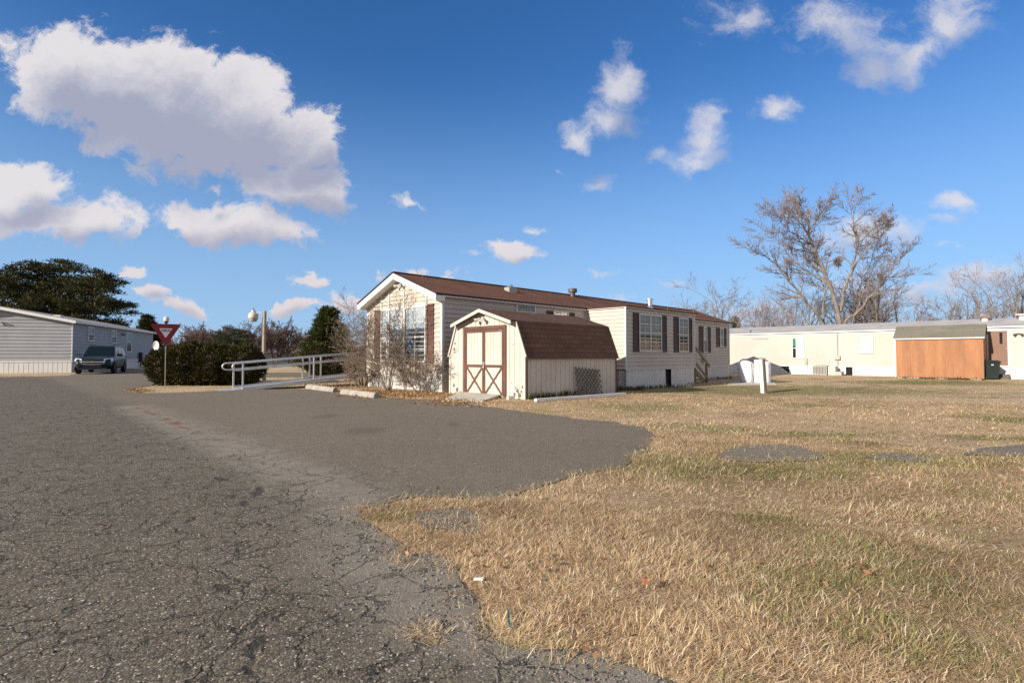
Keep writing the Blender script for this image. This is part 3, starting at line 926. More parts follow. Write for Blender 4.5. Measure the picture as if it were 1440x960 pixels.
def shutter(parent, fn, a0, a1, z0, z1, mat='shutter', o=.02):
    s_ = MB()
    fbox(s_, fn, a0, a0 + .04, o, o + .032, z0, z1); fbox(s_, fn, a1 - .04, a1, o, o + .032, z0, z1)
    mid = (z0 + z1) / 2
    for p, q in ((z0, z0 + .06), (mid - .04, mid + .04), (z1 - .06, z1)): fbox(s_, fn, a0 + .04, a1 - .04, o, o + .03, p, q)
    for p, q in ((z0 + .06, mid - .04), (mid + .04, z1 - .06)):
        z = p
        while z < q - 1e-3:
            zt = min(z + .06, q)
            s_.face([fn(a0 + .04, o + .024, z), fn(a1 - .04, o + .024, z), fn(a1 - .04, o + .008, zt), fn(a0 + .04, o + .008, zt)])
            s_.face([fn(a0 + .04, o + .002, z), fn(a1 - .04, o + .002, z), fn(a1 - .04, o + .024, z), fn(a0 + .04, o + .024, z)])
            z = zt
    return s_.build('shutter', M[mat], parent)


def roof_quad(mb, p00, p10, p11, p01):
    """A roof sheet with texture coordinates in metres: p00-p10 along the eave, p01-p11 along the ridge."""
    L = (Vector(p10) - Vector(p00)).length; S = (Vector(p01) - Vector(p00)).length
    mb.face([p00, p10, p11, p01], [(0, 0), (L, 0), (L, S), (0, S)])


def flood_light(parent, fn, a, z, name='floodlight', mat='white'):
    l = MB()
    c = Vector(fn(a, .03, z)); out = (Vector(fn(a, .2, z)) - c).normalized(); side = (Vector(fn(a + .1, .03, z)) - c).normalized()
    l.tube([c - out * .03, c + out * .03], .055, 10)
    for s_ in (-1, 1):
        b_ = c + out * .06 + side * s_ * .06
        t_ = b_ + out * .1 + side * s_ * .09 + Vector((0, 0, -.05))
        l.tube([c + out * .02, b_], .015, 6)
        l.tube([b_, b_ + (t_ - b_) * .5, t_, t_ + (t_ - b_) * .12], [.028, .035, .062, .064], 10)
    return l.build(name, M[mat], parent, smooth=False)


# ================================================================ the main single-wide home
GB = -.02
house = thing('mobile_home', 'long cream mobile home with brown roof and dark shutters behind the barn shaped shed', 'mobile home', (-2.19, 16.5, 0), A)
HL, HW = 21.2, 4.6
EAVE, RIDGE, FL = 3.08, 3.93, .55
MID = HW / 2
front = lambda a, o, z: (-o, a, z)                  # gable: a runs along y, out is -x
side_ = lambda a, o, z: (a, -o, z)                  # long wall: a along x, out is -y
bump = lambda a, o, z: (7.3 + a, -1.94 - o, z)      # slide-out front
bend = lambda a, o, z: (7.3 - o, -a, z)             # slide-out end facing the road


def gable(z):
    if z <= EAVE: return (0, HW)
    k = (z - EAVE) / (RIDGE - EAVE) * MID
    return (k, HW - k)


w = MB()
lap(w, front, gable, FL, EAVE); lap(w, front, gable, EAVE, RIDGE - .02)
lap(w, side_, lambda z: (0, HL), FL, EAVE)
# far walls and the solid behind the boards
w.prism([(0, FL), (HW, FL), (HW, EAVE), (MID, RIDGE - .03), (0, EAVE)], 0.001, HL - .001, lambda p, q, d: (d, .001 + p * .9995, q))
w.build('siding', M['siding'], house)
w = MB()
lap(w, bump, lambda z: (0, 5.6), .62, 2.98); lap(w, bend, lambda z: (.0, 1.94), .62, 2.98)
w.box(7.301, 12.899, -1.939, -.03, .62, 2.98)
so = w.build('slide_out_siding', M['siding'], house)
w = MB()
for q in (0, 5.6): w.box(7.3 + q - .035, 7.3 + q + .035, -1.97, -1.90, .62, 3.0)
w.box(7.25, 7.31, -.06, -.005, .62, 3.0)
w.box(7.25, 12.95, -2.0, -1.94, 3.0, 3.05); w.box(7.25, 7.3, -1.94, -.02, 3.005, 3.045)
build_each(w, 'slide_out_trim', M['white'], house)
w = MB(); w.box(7.2, 13.0, -2.05, -.02, 3.052, 3.085); w.build('slide_out_roof', M['roof'], house)
# skirts
w = MB()
ribs(w, front, .0, HW, -.1, FL - .03, .2, .02, .01, .0); ribs(w, side_, 0, HL, -.3, FL - .03, .2, .02, .01, .0)
w.box(.02, HL - .02, .02, HW - .02, -.3, FL)
w.box(-.03, HL, -.03, -.001, FL - .045, FL + .0); w.box(-.03, -.001, 0, HW, FL - .045, FL)
w.build('skirting', M['skirt'], house)
w = MB()
zb = -.32
x0, x1 = 2.98, 3.46                                  # the missing skirting panel
ribs(w, bump, .02, x0, zb, .585, .42, .012, .006, .0); ribs(w, bump, x1, 5.58, zb, .585, .42, .012, .006, .0)
w.box(7.32, 7.34, -1.94, -.02, zb, .585); w.box(12.86, 12.88, -1.94, -.02, zb, .585)
ribs(w, bend, .02, 1.92, zb, .585, .2, .016, .008, -.02)
w.face([bump(x0 - .01, .004, .585), bump(x0 + .06, -.03, .585), bump(x0 + .1, -.03, zb), bump(x0 - .01, .004, zb)])
w.box(7.28, 12.92, -1.965, -1.93, .585, .645)
w.build('slide_out_skirting', M['skirt'], house)
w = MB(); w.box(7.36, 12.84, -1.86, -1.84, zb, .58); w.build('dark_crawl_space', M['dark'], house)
# roof: two slopes with thickness and overhang
w = MB()
oh, x0, x1 = .14, -.38, HL + .3
sl = (RIDGE - EAVE) / MID
ez = EAVE - oh * sl + .06; rz = RIDGE + .06
roof_quad(w, (x0, -oh, ez), (x1, -oh, ez), (x1, MID, rz), (x0, MID, rz))
roof_quad(w, (x1, HW + oh, ez), (x0, HW + oh, ez), (x0, MID, rz), (x1, MID, rz))
rf = w.build('roof', M['roof'], house)
w = MB()
for s_ in (0, 1):
    yy0 = -oh if s_ == 0 else HW + oh
    w.bar((x0, yy0, ez - .012), (x1, yy0, ez - .012), .03, .03)
    for xx in (x0 - .008, x1 + .008): w.bar((xx, yy0, ez - .003), (xx, MID, rz - .003), .022, .03)
w.bar((x0, MID, rz + .012), (x1, MID, rz + .012), .16, .022)
w.build('drip_edge', M['edge'], house)
# rake boards, soffits
w = MB()
for s_ in (0, 1):
    y0 = -oh if s_ == 0 else HW + oh
    p, q = Vector((x0 + .02, y0, ez - .02)), Vector((x0 + .02, MID, rz - .02))
    w.idx([p, q, q - Vector((0, 0, .21)), p - Vector((0, 0, .21)), p + Vector((.03, 0, 0)), q + Vector((.03, 0, 0)), q + Vector((.03, 0, -.21)), p + Vector((.03, 0, -.21))],
          [(0, 1, 2, 3), (7, 6, 5, 4), (0, 4, 5, 1), (3, 2, 6, 7), (0, 3, 7, 4), (1, 5, 6, 2)])
    w.face([(x0 + .05, y0, ez - .20), (x0 + .05, MID, rz - .20), (-.0, MID, rz - .20), (-.0, y0, ez - .20)])
    w.box(x0 + .05, HL, min(y0, y0 + (oh if s_ == 0 else -oh)), max(y0, y0 + (oh if s_ == 0 else -oh)), ez - .09, ez - .06)
    w.box(x0 + .05, -.001, *( (y0, y0 + oh) if s_ == 0 else (y0 - oh, y0)), ez - .23, ez - .08)
w.build('fascia', M['fascia'], house)
# gable trim: corner boards, battens up from the window group
w = MB()
for y in (0, HW): w.box(-.035, .06, y - .04, y + .055 if y == 0 else y + .03, FL - .03, EAVE - .12)
for y in (.82, 2.13, 2.20, 3.10, 3.60): 
    if y == 2.20: continue
    top = EAVE - .15 + min(y, HW - y) * sl
    w.box(-.045, -.003, y - .032, y + .032, 2.80, top)
w.box(-.05, -.002, .75, 3.66, 2.76, 2.84)
w.box(-.035, -.001, 2.03, 2.25, .90, 2.76); w.box(-.034, -.002, 3.04, 3.18, .90, 2.76)
w.box(HL - .02, HL + .03, -.035, .06, FL, EAVE); w.box(12.9, 12.95, -.03, -.001, FL, EAVE)
w.box(-.02, .05, -.032, -.001, FL, EAVE - .1)
build_each(w, 'corner_trim', M['white'], house)
window(house, front, .88, 2.02, .98, 2.74, 1, 'window', [(.90, 2.0, 2.08, 2.74, 'curtain')], rail=1.77, o=.026, lab='right pane of the tall gable window with a white valance')
window(house, front, 2.27, 3.02, .98, 2.74, 1, 'window', [(2.29, 3.0, 2.05, 2.74, 'curtain')], rail=1.77, o=.026)
window(house, front, 3.22, 3.54, .98, 2.74, 1, 'window', [(3.24, 3.52, 1.6, 2.74, 'curtain')], muntin=False, rail=1.77, o=.026)
shutter(house, front, .40, .77, .92, 2.82); shutter(house, front, 3.68, 4.06, .92, 2.82)
# long wall openings
window(house, side_, 3.30, 4.20, 2.72, 2.97, 1, 'transom_window', [(3.31, 4.19, 2.72, 2.97, 'blind')], muntin=False, rail=2.73, fw=.06)
shutter(house, side_, 4.88, 5.24, 1.95, 2.86, 'shutter_dark'); shutter(house, side_, 6.2, 6.55, 1.95, 2.86, 'shutter_dark')
window(house, side_, 5.31, 6.13, 1.98, 2.83, 1, 'window', [(5.32, 6.12, 1.98, 2.83, 'blind')])
shutter(house, bump, .47, .87, 1.30, 2.84, 'shutter_dark'); shutter(house, bump, 2.64, 3.04, 1.30, 2.84, 'shutter_dark')
window(house, bump, .95, 2.56, 1.36, 2.78, 2, 'window', [(.97, 1.72, 2.12, 2.78, 'blind'), (1.80, 2.54, 2.06, 2.78, 'blind'), (1.0, 1.7, 1.36, 1.80, 'boxes'), (1.95, 2.45, 1.36, 1.78, 'boxes')], lab='double window with boxes stacked inside')
shutter(house, bump, 3.66, 4.08, 1.30, 2.84, 'shutter_dark'); shutter(house, bump, 4.96, 5.32, 1.30, 2.84, 'shutter_dark')
window(house, bump, 4.14, 4.90, 1.36, 2.78, 1, 'window', [(4.16, 4.88, 2.1, 2.78, 'blind'), (4.2, 4.86, 1.36, 1.72, 'boxes')])
shutter(house, side_, 17.3, 17.8, 1.33, 2.76, 'shutter_dark'); shutter(house, side_, 18.25, 18.7, 1.33, 2.76, 'shutter_dark')
window(house, side_, 17.86, 18.19, 1.38, 2.72, 1, 'window', [(17.87, 18.18, 2.0, 2.72, 'curtain')], muntin=False)
shutter(house, side_, 19.45, 19.88, 1.65, 2.76, 'shutter_dark'); shutter(house, side_, 20.38, 20.75, 1.65, 2.76, 'shutter_dark')
window(house, side_, 19.94, 20.32, 1.7, 2.72, 1, 'window', [(19.95, 20.31, 1.7, 2.72, 'blind')], muntin=False)
# entrance door in the nook past the slide-out
w = MB(); fbox(w, side_, 14.35, 15.3, .003, .05, .66, 2.66); dr = w.build('door', M['white'], house)
w = MB(); w.tube([side_(15.2, .05, 1.6), side_(15.2, .1, 1.6)], .03, 8); w.build('handle', M['metal'], dr)
w = MB(); fbox(w, side_, 17.62, 18.0, .02, .12, .82, 1.12); w.build('meter_box', M['ac'], house)
flood_light(house, lambda a, o, z: (-.02 - o, a, z), MID, 3.58, mat='white')
# roof fittings
zr = lambda y: ez + (y + oh) * sl
w = MB(); w.lathe([(.12, -.15), (.12, .22)], 14, (8.9, 1.95, zr(1.95))); w.lathe([(.10, .20), (.2, .2), (.2, .36), (.1, .38)], 14, (8.9, 1.95, zr(1.95)))
w.build('roof_vent', M['vent'], house, False)
w = MB(); w.lathe([(.22, -.06), (.13, .06), (.10, .10), (.10, .22), (.165, .23), (.165, .30), (.11, .32), (.11, .38), (.17, .39), (.17, .47), (.05, .50)], 16, (15.0, 1.6, zr(1.6)))
w.build('metal_chimney', M['metal'], house, False)
w = MB(); w.box(4.2, 4.62, 1.3, 1.58, zr(1.3) - .02, zr(1.58) + .10); w.build('roof_box_vent', M['ac'], house)
w = MB()
for x, y, h_ in ((4.75, 1.75, .2), (16.0, 1.1, .16), (20.2, 1.7, .22), (20.9, 1.2, .16), (21.0, .7, .14)): w.lathe([(.05, -.08), (.05, h_), (.03, h_ + .01)], 8, (x, y, zr(y)))
build_each(w, 'plumbing_vent', M['vent'], house)

# wooden stair at the far door
K = (15.9, -.12)
st = thing('porch_steps', 'weathered wooden porch steps with a sloping handrail by the slide out', 'steps', (-2.19 + DX * 13.05 - EX * 1.2, 16.5 + DY * 13.05 - EY * 1.2, -.25), A)
w = MB(); w.box(0.02, 1.15, -.1, 1.12, .76, .80)
w.build('landing', M['wood'], st)
w = MB()
for i in range(4):
    w.box(1.16 + .29 * i, 1.47 + .29 * i, -.08, 1.1, .76 - .18 * (i + 1) - .02, .80 - .18 * (i + 1) - .02)
build_each(w, 'tread', M['wood'], st)
w = MB()
for y in (-.1, 1.1): w.bar((1.12, y, .72), (2.4, y, -.02), .04, .22)
build_each(w, 'stringer', M['wood'], st)
for x, y, z0, z1 in ((.12, -.14, -.02, 1.72), (1.1, -.14, -.02, 1.70), (2.32, -.14, -.02, .98)):
    w = MB(); w.box(x - .045, x + .045, y - .045, y + .045, z0, z1); w.build('post', M['wood'], st)
w = MB()
w.bar((.95, -.2, 1.86), (2.55, -.2, .88), .04, .13); w.bar((1.0, -.19, 1.1), (2.5, -.19, .16), .035, .11); w.bar((.05, -.2, 1.76), (1.15, -.2, 1.76), .04, .12)
w.bar((.05, -.19, 1.28), (1.1, -.19, 1.28), .035, .1)
build_each(w, 'rail', M['wood'], st)

# ================================================================ the barn-roofed shed
SW, SL = 3.19, 4.12
shed = thing('storage_shed', 'small cream barn shed with brown cross braced double doors and gambrel roof', 'shed', (.355, 13.8, 0), A)
PR = [(0, 1.21), (.33, 2.06), (SW / 2, 2.44), (SW - .33, 2.06), (SW, 1.21)]


def ptop(a):
    for (p, q), (r_, s_) in zip(PR[:-1], PR[1:]):
        if p <= a <= r_: return q + (s_ - q) * (a - p) / (r_ - p)
    return PR[0][1]


w = MB()
ribs(w, front, 0, SW, -.02, ptop, .2, .014, .012, .012, brk=[.33, SW / 2, SW - .33])
ribs(w, side_, 0, SL, -.12, 1.2, .2, .014, .012, .012)
w.prism([(0, -.12), (SW, -.12)] + PR[::-1], .001, SL, lambda p, q, d: (d, p * .999 + .0005, q - .002))
w.build('wall', M['cream'], shed)
w = MB()
XO0, XO1 = -.24, SL + .06
pts = [(-.07, 1.10)] + [(PR[1][0] - .015, PR[1][1] + .03), (SW / 2, PR[2][1] + .04), (SW - PR[1][0] + .015, PR[3][1] + .03)] + [(SW + .07, 1.10)]
th_ = .035
for i_, ((p, q), (r_, s_)) in enumerate(zip(pts[:-1], pts[1:])):
    XO0 = -.025 if i_ in (0, 3) else -.24
    if q <= s_: roof_quad(w, (XO0, p, q), (XO1, p, q), (XO1, r_, s_), (XO0, r_, s_))
    else: roof_quad(w, (XO1, r_, s_), (XO0, r_, s_), (XO0, p, q), (XO1, p, q))
w.build('roof', M['shed_roof'], shed)
w = MB()
for i_, ((p, q), (r_, s_)) in enumerate(zip(pts[:-1], pts[1:])):       # under-deck and front trim boards
    XO0 = -.025 if i_ in (0, 3) else -.24
    w.face([(XO0 + .01, p, q - .02), (XO1 - .01, p, q - .02), (XO1 - .01, r_, s_ - .02), (XO0 + .01, r_, s_ - .02)])
w.bar((-.02, -.068, 1.085), (XO1, -.068, 1.085), .02, .05)
XO0 = -.24
w.build('roof_deck', M['brown'], shed)
w = MB()
a_, b_, c_ = pts[1], pts[2], pts[3]
for (p, q), (r_, s_) in ((a_, b_), (b_, c_)):
    w.idx([(XO0 - .012, p, q - .012), (XO0 - .012, r_, s_ - .012), (XO0 - .012, r_, s_ - .105), (XO0 - .012, p, q - .105), (XO0 + .02, p, q - .012), (XO0 + .02, r_, s_ - .012), (XO0 + .02, r_, s_ - .105), (XO0 + .02, p, q - .105)],
          [(0, 1, 2, 3), (7, 6, 5, 4), (0, 4, 5, 1), (3, 2, 6, 7), (0, 3, 7, 4), (1, 5, 6, 2)])
for s_ in (0, 1):
    f_ = (lambda y: y) if s_ == 0 else (lambda y: SW - y)
    p, q = (f_(-.055), 1.12), (f_(.315), 2.05)
    w.bar((-.042, p[0], p[1]), (-.042, q[0], q[1]), .028, .05, (0, 0, 1))
    w.box(-.035, .0, *sorted((f_(-.02), f_(.05))), -.02, 1.16)
w.build('cream_trim', M['cream'], shed)
w = MB(); w.box(-.01, .05, -.035, -.013, -.06, 1.17); w.box(SL - .05, SL + .005, -.03, -.013, -.1, 1.17); build_each(w, 'corner_board', M['brown'], shed)
# doors: brown frame, two leaves with cross braces
D0, D1, DM, DT = .70, 2.52, 1.61, 1.99
w = MB()
fbox(w, front, D0, D0 + .10, .013, .05, .0, DT - .09); fbox(w, front, D1 - .10, D1, .013, .05, .0, DT - .09); fbox(w, front, D0, D1, .013, .052, DT - .09, DT)
w.build('door_frame', M['brown'], shed)
for (p, q) in ((D0 + .105, DM - .004), (DM + .004, D1 - .105)):
    w = MB(); ribs(w, front, p, q, .06, DT - .1, .135, .01, .01, .03)
    leaf_ = w.build('door', M['cream'], shed)
    w = MB(); bw = .075; zt, zm = DT - .10, .86
    for s0, s1, t0, t1 in ((p, p + bw * .75, .06, zt), (q - bw * .75, q, .06, zt)): fbox(w, front, s0, s1, .031, .05, t0, t1)
    fbox(w, front, p + bw * .75, q - bw * .75, .031, .049, zt - bw, zt); fbox(w, front, p + bw * .75, q - bw * .75, .031, .049, zm - bw / 2, zm + bw / 2)
    i0, i1 = p + bw * .7, q - bw * .7
    w.bar(front(i0, .040, .07), front(i1, .040, zm - .03), .05, .016, (1, 0, 0)); w.bar(front(i0, .042, zm - .03), front(i1, .042, .07), .05, .016, (1, 0, 0))
    w.build('brace', M['brown'], leaf_)
w = MB(); w.box(-.075, -.05, DM - .05, DM + .01, .84, .98); w.lathe([(.025, 0), (.025, .05)], 8, (-.08, DM - .03, .80)); w.build('handle', M['metal'], shed)
w = MB(); fbox(w, front, D0 + .14, D0 + .28, .052, .056, DT - .16, DT - .135); w.build('sticker_plate', M['metal'], shed)
flood_light(shed, front, 1.66, 2.20)
# peeled paint: thin flakes of bare wood
w = MB()
for a_, z_, s_ in ((.10, .32, .05), (.28, .22, .07), (.22, .10, .10), (.35, .30, .04), (.14, .2, .05), (.40, .12, .06), (.5, .42, .03), (2.94, 1.52, .05), (2.98, 1.35, .06), (2.8, 1.3, .03), (3.05, .5, .05), (3.0, .25, .07), (2.85, .12, .08), (2.7, .06, .05), (.45, 1.45, .025), (3.1, .9, .04), (2.6, .05, .05)):
    n = 7; w.face([front(a_ + s_ * math.cos(k * .9) * rnd.uniform(.4, 1), .0135, z_ + s_ * math.sin(k * .9) * rnd.uniform(.5, 1.2)) for k in range(n)])
build_each(w, 'bare_patch', M['wood_grey'], shed)

# things round the shed
lt = thing('lattice_panel', 'dark wooden lattice panel leaning on the side wall of the barn shed', 'lattice', (.355 + DX * 1.95 + EX * -.16, 13.8 + DY * 1.95 + EY * -.16, -.03), A)
w = MB(); LW, LH = 1.22, .86
tilt = lambda x, z, o=0: (x, .11 * z / LH - .02 + o, z - .08 * x)
for k in range(-6, 9):
    for s_ in (0, 1):
        pts_ = []
        a0_ = k * .165
        # diagonal slats clipped to the panel
        if s_ == 0: p, q = [max(0, a0_), 0 if a0_ >= 0 else -a0_], [min(LW, a0_ + LH), LH if a0_ + LH <= LW else LW - a0_]
        else: p, q = [max(0, a0_), LH if a0_ >= 0 else LH + a0_], [min(LW, a0_ + LH), 0 if a0_ + LH <= LW else LH - (LW - a0_)]
        if q[0] - p[0] < .04: continue
        w.bar(tilt(p[0], p[1], -.008 * s_), tilt(q[0], q[1], -.008 * s_), .034, .008, (0, 1, 0))
w.build('lattice', M['wood_grey'], lt)
pp = [gp(753, 563.0, .05), gp(879, 554.2, .05)]
w = MB(); p, q = Vector(pp[0]), Vector(pp[1])
w.bar(p + Vector((0, 0, .01)), q + Vector((0, 0, .015)), .085, .07)
w.box(-.001, .001, -.001, .001, -.001, .001, lambda x, y, z: tuple(q + Vector((x, y, z))))
o = w.build('downspout', M['post_white'], None)
tag(o, 'long white gutter downspout lying on the grass along the barn shed', 'downspout')
sp_ = [gp(621, 563.5), gp(651, 553.5), gp(708, 557.5), gp(678, 565.5)]
w = MB()
hts = [.02, .10, .10, .03]
top = [Vector((p[0], p[1], h_)) for p, h_ in zip(sp_, hts)]
w.idx([tuple(p) for p in top] + [tuple(p - Vector((0, 0, .06))) for p in top], [(0, 1, 2, 3), (7, 6, 5, 4), (0, 4, 5, 1), (1, 5, 6, 2), (2, 6, 7, 3), (3, 7, 4, 0)])
tag(w.build('entry_slab', M['pale_concrete']), 'pale sloping slab leading up to the barn shed doors', 'slab')
bk = gp(718, 562)
w = MB(); w.box(-.09, .09, -.06, .06, 0, .1); w.box(-.05, .05, -.062, -.058, .03, .07)
o = w.build('small_block', M['cream']); o.location = (bk[0], bk[1], .0); o.rotation_euler = (0, 0, .5); tag(o, 'small cream block on the grass at the shed front corner', 'block')

# ================================================================ cream trailer at the right
TY = 39.0
T0 = (23.3, 32.0)
tr = thing('trailer_home', 'long cream trailer with a silver roof and white skirting behind the lawn', 'mobile home', (T0[0], T0[1], -.1), A)
Y0, Y1, TE, TS = -9.5, 12.0, 2.80, .56
w = MB()
ribs(w, front, Y0, Y1, TS, TE, .10, .012, .008, .008)
w.box(.001, 4.2, Y0, Y1, TS, TE)
w.build('siding', M['trailer'], tr)
w = MB(); ribs(w, front, Y0, 2.25, -.25, TS - .002, .9, .01, .005, .0); ribs(w, front, 2.62, 6.0, -.25, TS - .002, .9, .01, .005, 0); ribs(w, front, 6.62, Y1, -.25, TS - .002, .9, .01, .005, 0)
w.box(-.02, .02, Y0, Y1, TS - .03, TS + .035)
w.idx([front(2.62, -.02, TS - .03), front(2.72, -.02, TS - .03), front(2.62, -.02, -.2)], [(0, 1, 2)])
w.idx([front(6.62, -.02, TS - .03), front(6.0, -.02, 0.05), front(6.02, -.02, -.2), front(6.62, -.02, -.2)], [(0, 1, 2, 3)])
w.build('skirting', M['white'], tr)
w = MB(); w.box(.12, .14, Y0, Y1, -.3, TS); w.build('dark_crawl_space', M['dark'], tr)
w = MB(); roof_quad(w, (-.14, Y0, TE + .05), (-.14, Y1, TE + .05), (2.1, Y1, TE + .60), (2.1, Y0, TE + .60)); roof_quad(w, (4.34, Y1, TE + .05), (4.34, Y0, TE + .05), (2.1, Y0, TE + .60), (2.1, Y1, TE + .60))
w.face([(0, Y0, TE), (2.1, Y0, TE + .59), (4.2, Y0, TE)]); w.face([(0, Y1, TE), (2.1, Y1, TE + .59), (4.2, Y1, TE)])
w.build('roof', M['trailer_roof'], tr)
w = MB(); w.box(-.15, -.11, Y0, Y1, TE - .03, TE + .045); w.box(-.02, -.009, Y0, Y1, TE - .16, TE - .03); w.box(-.03, .03, .03, .09, TS, TE - .16); w.build('fascia', M['white'], tr)
tfn = lambda a, o, z: (-o, a, z)
window(tr, tfn, 5.06, 5.74, 1.12, 2.42, 1, 'window', [(5.08, 5.56, 1.12, 2.42, 'curtain'), (5.58, 5.72, 1.9, 2.42, 'green_cloth')], muntin=False, fw=.04, lab='small window with white and green curtains')
window(tr, tfn, 1.16, 1.90, 1.42, 2.46, 1, 'window', [(1.17, 1.89, 1.42, 2.46, 'skirt')], muntin=False, fw=.04, lab='small window blanked by a white blind')
w = MB(); fbox(w, tfn, 7.35, 8.4, .01, .05, 2.44, 2.54); w.build('wall_vent', M['ac'], tr)
w = MB(); fbox(w, tfn, 2.9, 3.22, .01, .16, 1.0, 1.24); w.tube([tfn(3.06, .06, 1.2), tfn(3.06, .06, TE - .05)], .022, 6); w.tube([tfn(3.06, .06, -.1), tfn(3.06, .06, 1.05)], .022, 6)
w.build('meter_box', M['ac'], tr)
w = MB(); fbox(w, tfn, 4.84, 4.97, .01, .1, .72, 1.06); w.tube([tfn(4.85, .05, .3), tfn(4.85, .05, .75)], .012, 6); w.build('outlet_box', M['ac'], tr)
DZ0, DZ1 = .72, 2.60
w = MB(); fbox(w, tfn, -4.98, -4.22, .012, .045, DZ0, DZ1); dr = w.build('door', M['door_brown'], tr)
w = MB(); fbox(w, tfn, -4.78, -4.68, .046, .050, 1.90, 2.50); w.build('door_pane', M['glass'], dr); 
w = MB(); fbox(w, tfn, -4.79, -4.67, .044, .0465, 1.89, 2.51); w.build('door_light', M['dark'], dr)
w = MB(); w.lathe([(.035, 0), (.045, .03), (.02, .06)], 10, fn=lambda x, y, z: (-.045 - z, -4.90 + x, 1.62 + y)); w.build('handle', M['chrome'], dr)
w = MB(); fbox(w, tfn, -5.06, -4.985, .01, .05, DZ0 - .06, DZ1 + .07); fbox(w, tfn, -4.215, -4.14, .01, .05, DZ0 - .06, DZ1 + .07); fbox(w, tfn, -4.985, -4.215, .01, .05, DZ1 + .003, DZ1 + .07); fbox(w, tfn, -4.985, -4.215, .01, .06, DZ0 - .06, DZ0 - .003)
w.build('door_frame', M['white'], tr)
flood_light(tr, tfn, -5.42, 2.42, mat='vent')
w = MB()
w.lathe([(.15, -.3), (.15, .18)], 12, (1.5, -4.0, TE + .47)); w.build('roof_vent', M['white'], tr)
w = MB(); w.box(1.27, 1.73, -4.25, -3.75, TE + .62, TE + .74); w.build('rusty_vent_cap', M['door_brown'], tr)
w = MB(); w.lathe([(.15, -.3), (.15, .22), (.3, .22), (.3, .28)], 12, (1.5, -5.55, TE + .47)); w.build('roof_vent', M['white'], tr)
w = MB(); w.bar((.3, 8.7, TE + .2), (.9, 8.9, TE + .32), .05, .05); w.build('roof_seam', M['vent'], tr)
# steps below the brown door
w = MB(); w.box(-.5, -.02, -5.05, -4.2, -.15, .2); w.box(-.8, -.5, -5.05, -4.2, -.15, .02)
o = w.build('door_step', M['wood_grey']); o.location = (T0[0], T0[1], -.05); o.rotation_euler = (0, 0, A); tag(o, 'low dark wooden step below the brown trailer door', 'step')

# orange shed against the trailer
os_ = thing('plywood_shed', 'orange stained plywood shed with grey roof standing against the cream trailer', 'shed', (24.73, 27.6, -.12), A)
SW2, SD, WH = 3.83, 1.82, 2.26
w = MB()
ribs(w, front, 0, SW2, .06, WH, .31, .008, .006, .006); w.box(.001, SD, .001, SW2 - .001, .06, WH)
w.prism([(0, WH), (1.05, 3.0), (SD, 2.55)], .002, SW2 - .002, lambda p, q, d: (p, d, q)) if False else None
w.idx([(0, .002, WH), (1.05, .002, 2.96), (SD, .002, 2.4), (SD, .002, WH), (0, SW2 - .002, WH), (1.05, SW2 - .002, 2.96), (SD, SW2 - .002, 2.4), (SD, SW2 - .002, WH)], [(0, 1, 2, 3), (7, 6, 5, 4)])
w.build('wall', M['orange'], os_)
w = MB(); roof_quad(w, (-.1, -.08, WH + .0), (-.1, SW2 + .06, WH + .0), (1.05, SW2 + .06, 2.99), (1.05, -.08, 2.99)); roof_quad(w, (SD + .05, SW2 + .06, 2.42), (SD + .05, -.08, 2.42), (1.05, -.08, 2.99), (1.05, SW2 + .06, 2.99))
w.build('roof', M['grey_roof'], os_)
w = MB(); w.box(-.11, -.07, -.06, SW2 + .05, WH - .075, WH - .01); w.box(-.02, -.007, SW2 - .07, SW2, .06, WH - .08); w.build('fascia', M['white'], os_)
w = MB()
for y0_, y1_ in ((.1, .55), (1.5, 2.0), (2.75, 3.3), (3.5, 3.8)): w.box(.02, .3, y0_, y1_, -.15, .06)
build_each(w, 'foundation_block', M['concrete'], os_)
w = MB(); w.box(.04, .06, .02, SW2 - .02, -.1, .06); w.build('dark_gap', M['dark'], os_)
# ================================================================ grey home at the left
AL = math.atan2(.353, .935)
lh = thing('grey_mobile_home', 'wide grey home with white ribbed skirting behind the parked dark car', 'mobile home', (-30.1, 36.0, .05), AL)
LE, LR, LS, LW2, LL = 3.50, 4.33, .76, 8.2, 19.3
lfront = lambda a, o, z: (-a, -o, z)          # a to the left along the front
lside = lambda a, o, z: (o, a, z)


def lg(z):
    if z <= LE: return (0, LW2)
    k = (z - LE) / (LR - LE) * LW2 / 2
    return (k, LW2 - k)


w = MB()
lap(w, lfront, lg, LS, LE, .23, .04); lap(w, lfront, lg, LE, LR - .02, .23, .04); lap(w, lside, lambda z: (0, LL), LS, LE, .23, .035)
w.prism([(0, LS), (LW2, LS), (LW2, LE), (LW2 / 2, LR - .02), (0, LE)], .001, LL, lambda p, q, d: (-p, d, q))
w.build('siding', M['siding_grey'], lh)
w = MB()
ribs(w, lfront, 0, LW2, -.1, LS - .1, .26, .03, .02, .02); ribs(w, lside, 0, LL, -.1, LS - .1, .34, .05, .02, .0)
w.box(-LW2 + .05, -.05, .05, LL, -.1, LS - .1); w.box(-LW2, .05, -.05, -.001, LS - .1, LS); w.box(.0, .045, 0, LL, LS - .1, LS)
w.build('skirting', M['white'], lh)
w = MB(); sl2 = (LR - LE) / (LW2 / 2); o2 = .3
roof_quad(w, (o2, LL + .3, LE - o2 * sl2 + .07), (o2, -.4, LE - o2 * sl2 + .07), (-LW2 / 2, -.4, LR + .07), (-LW2 / 2, LL + .3, LR + .07))
roof_quad(w, (-LW2 - o2, -.4, LE - o2 * sl2 + .07), (-LW2 - o2, LL + .3, LE - o2 * sl2 + .07), (-LW2 / 2, LL + .3, LR + .07), (-LW2 / 2, -.4, LR + .07))
w.build('roof', M['trailer_roof'], lh)
w = MB()
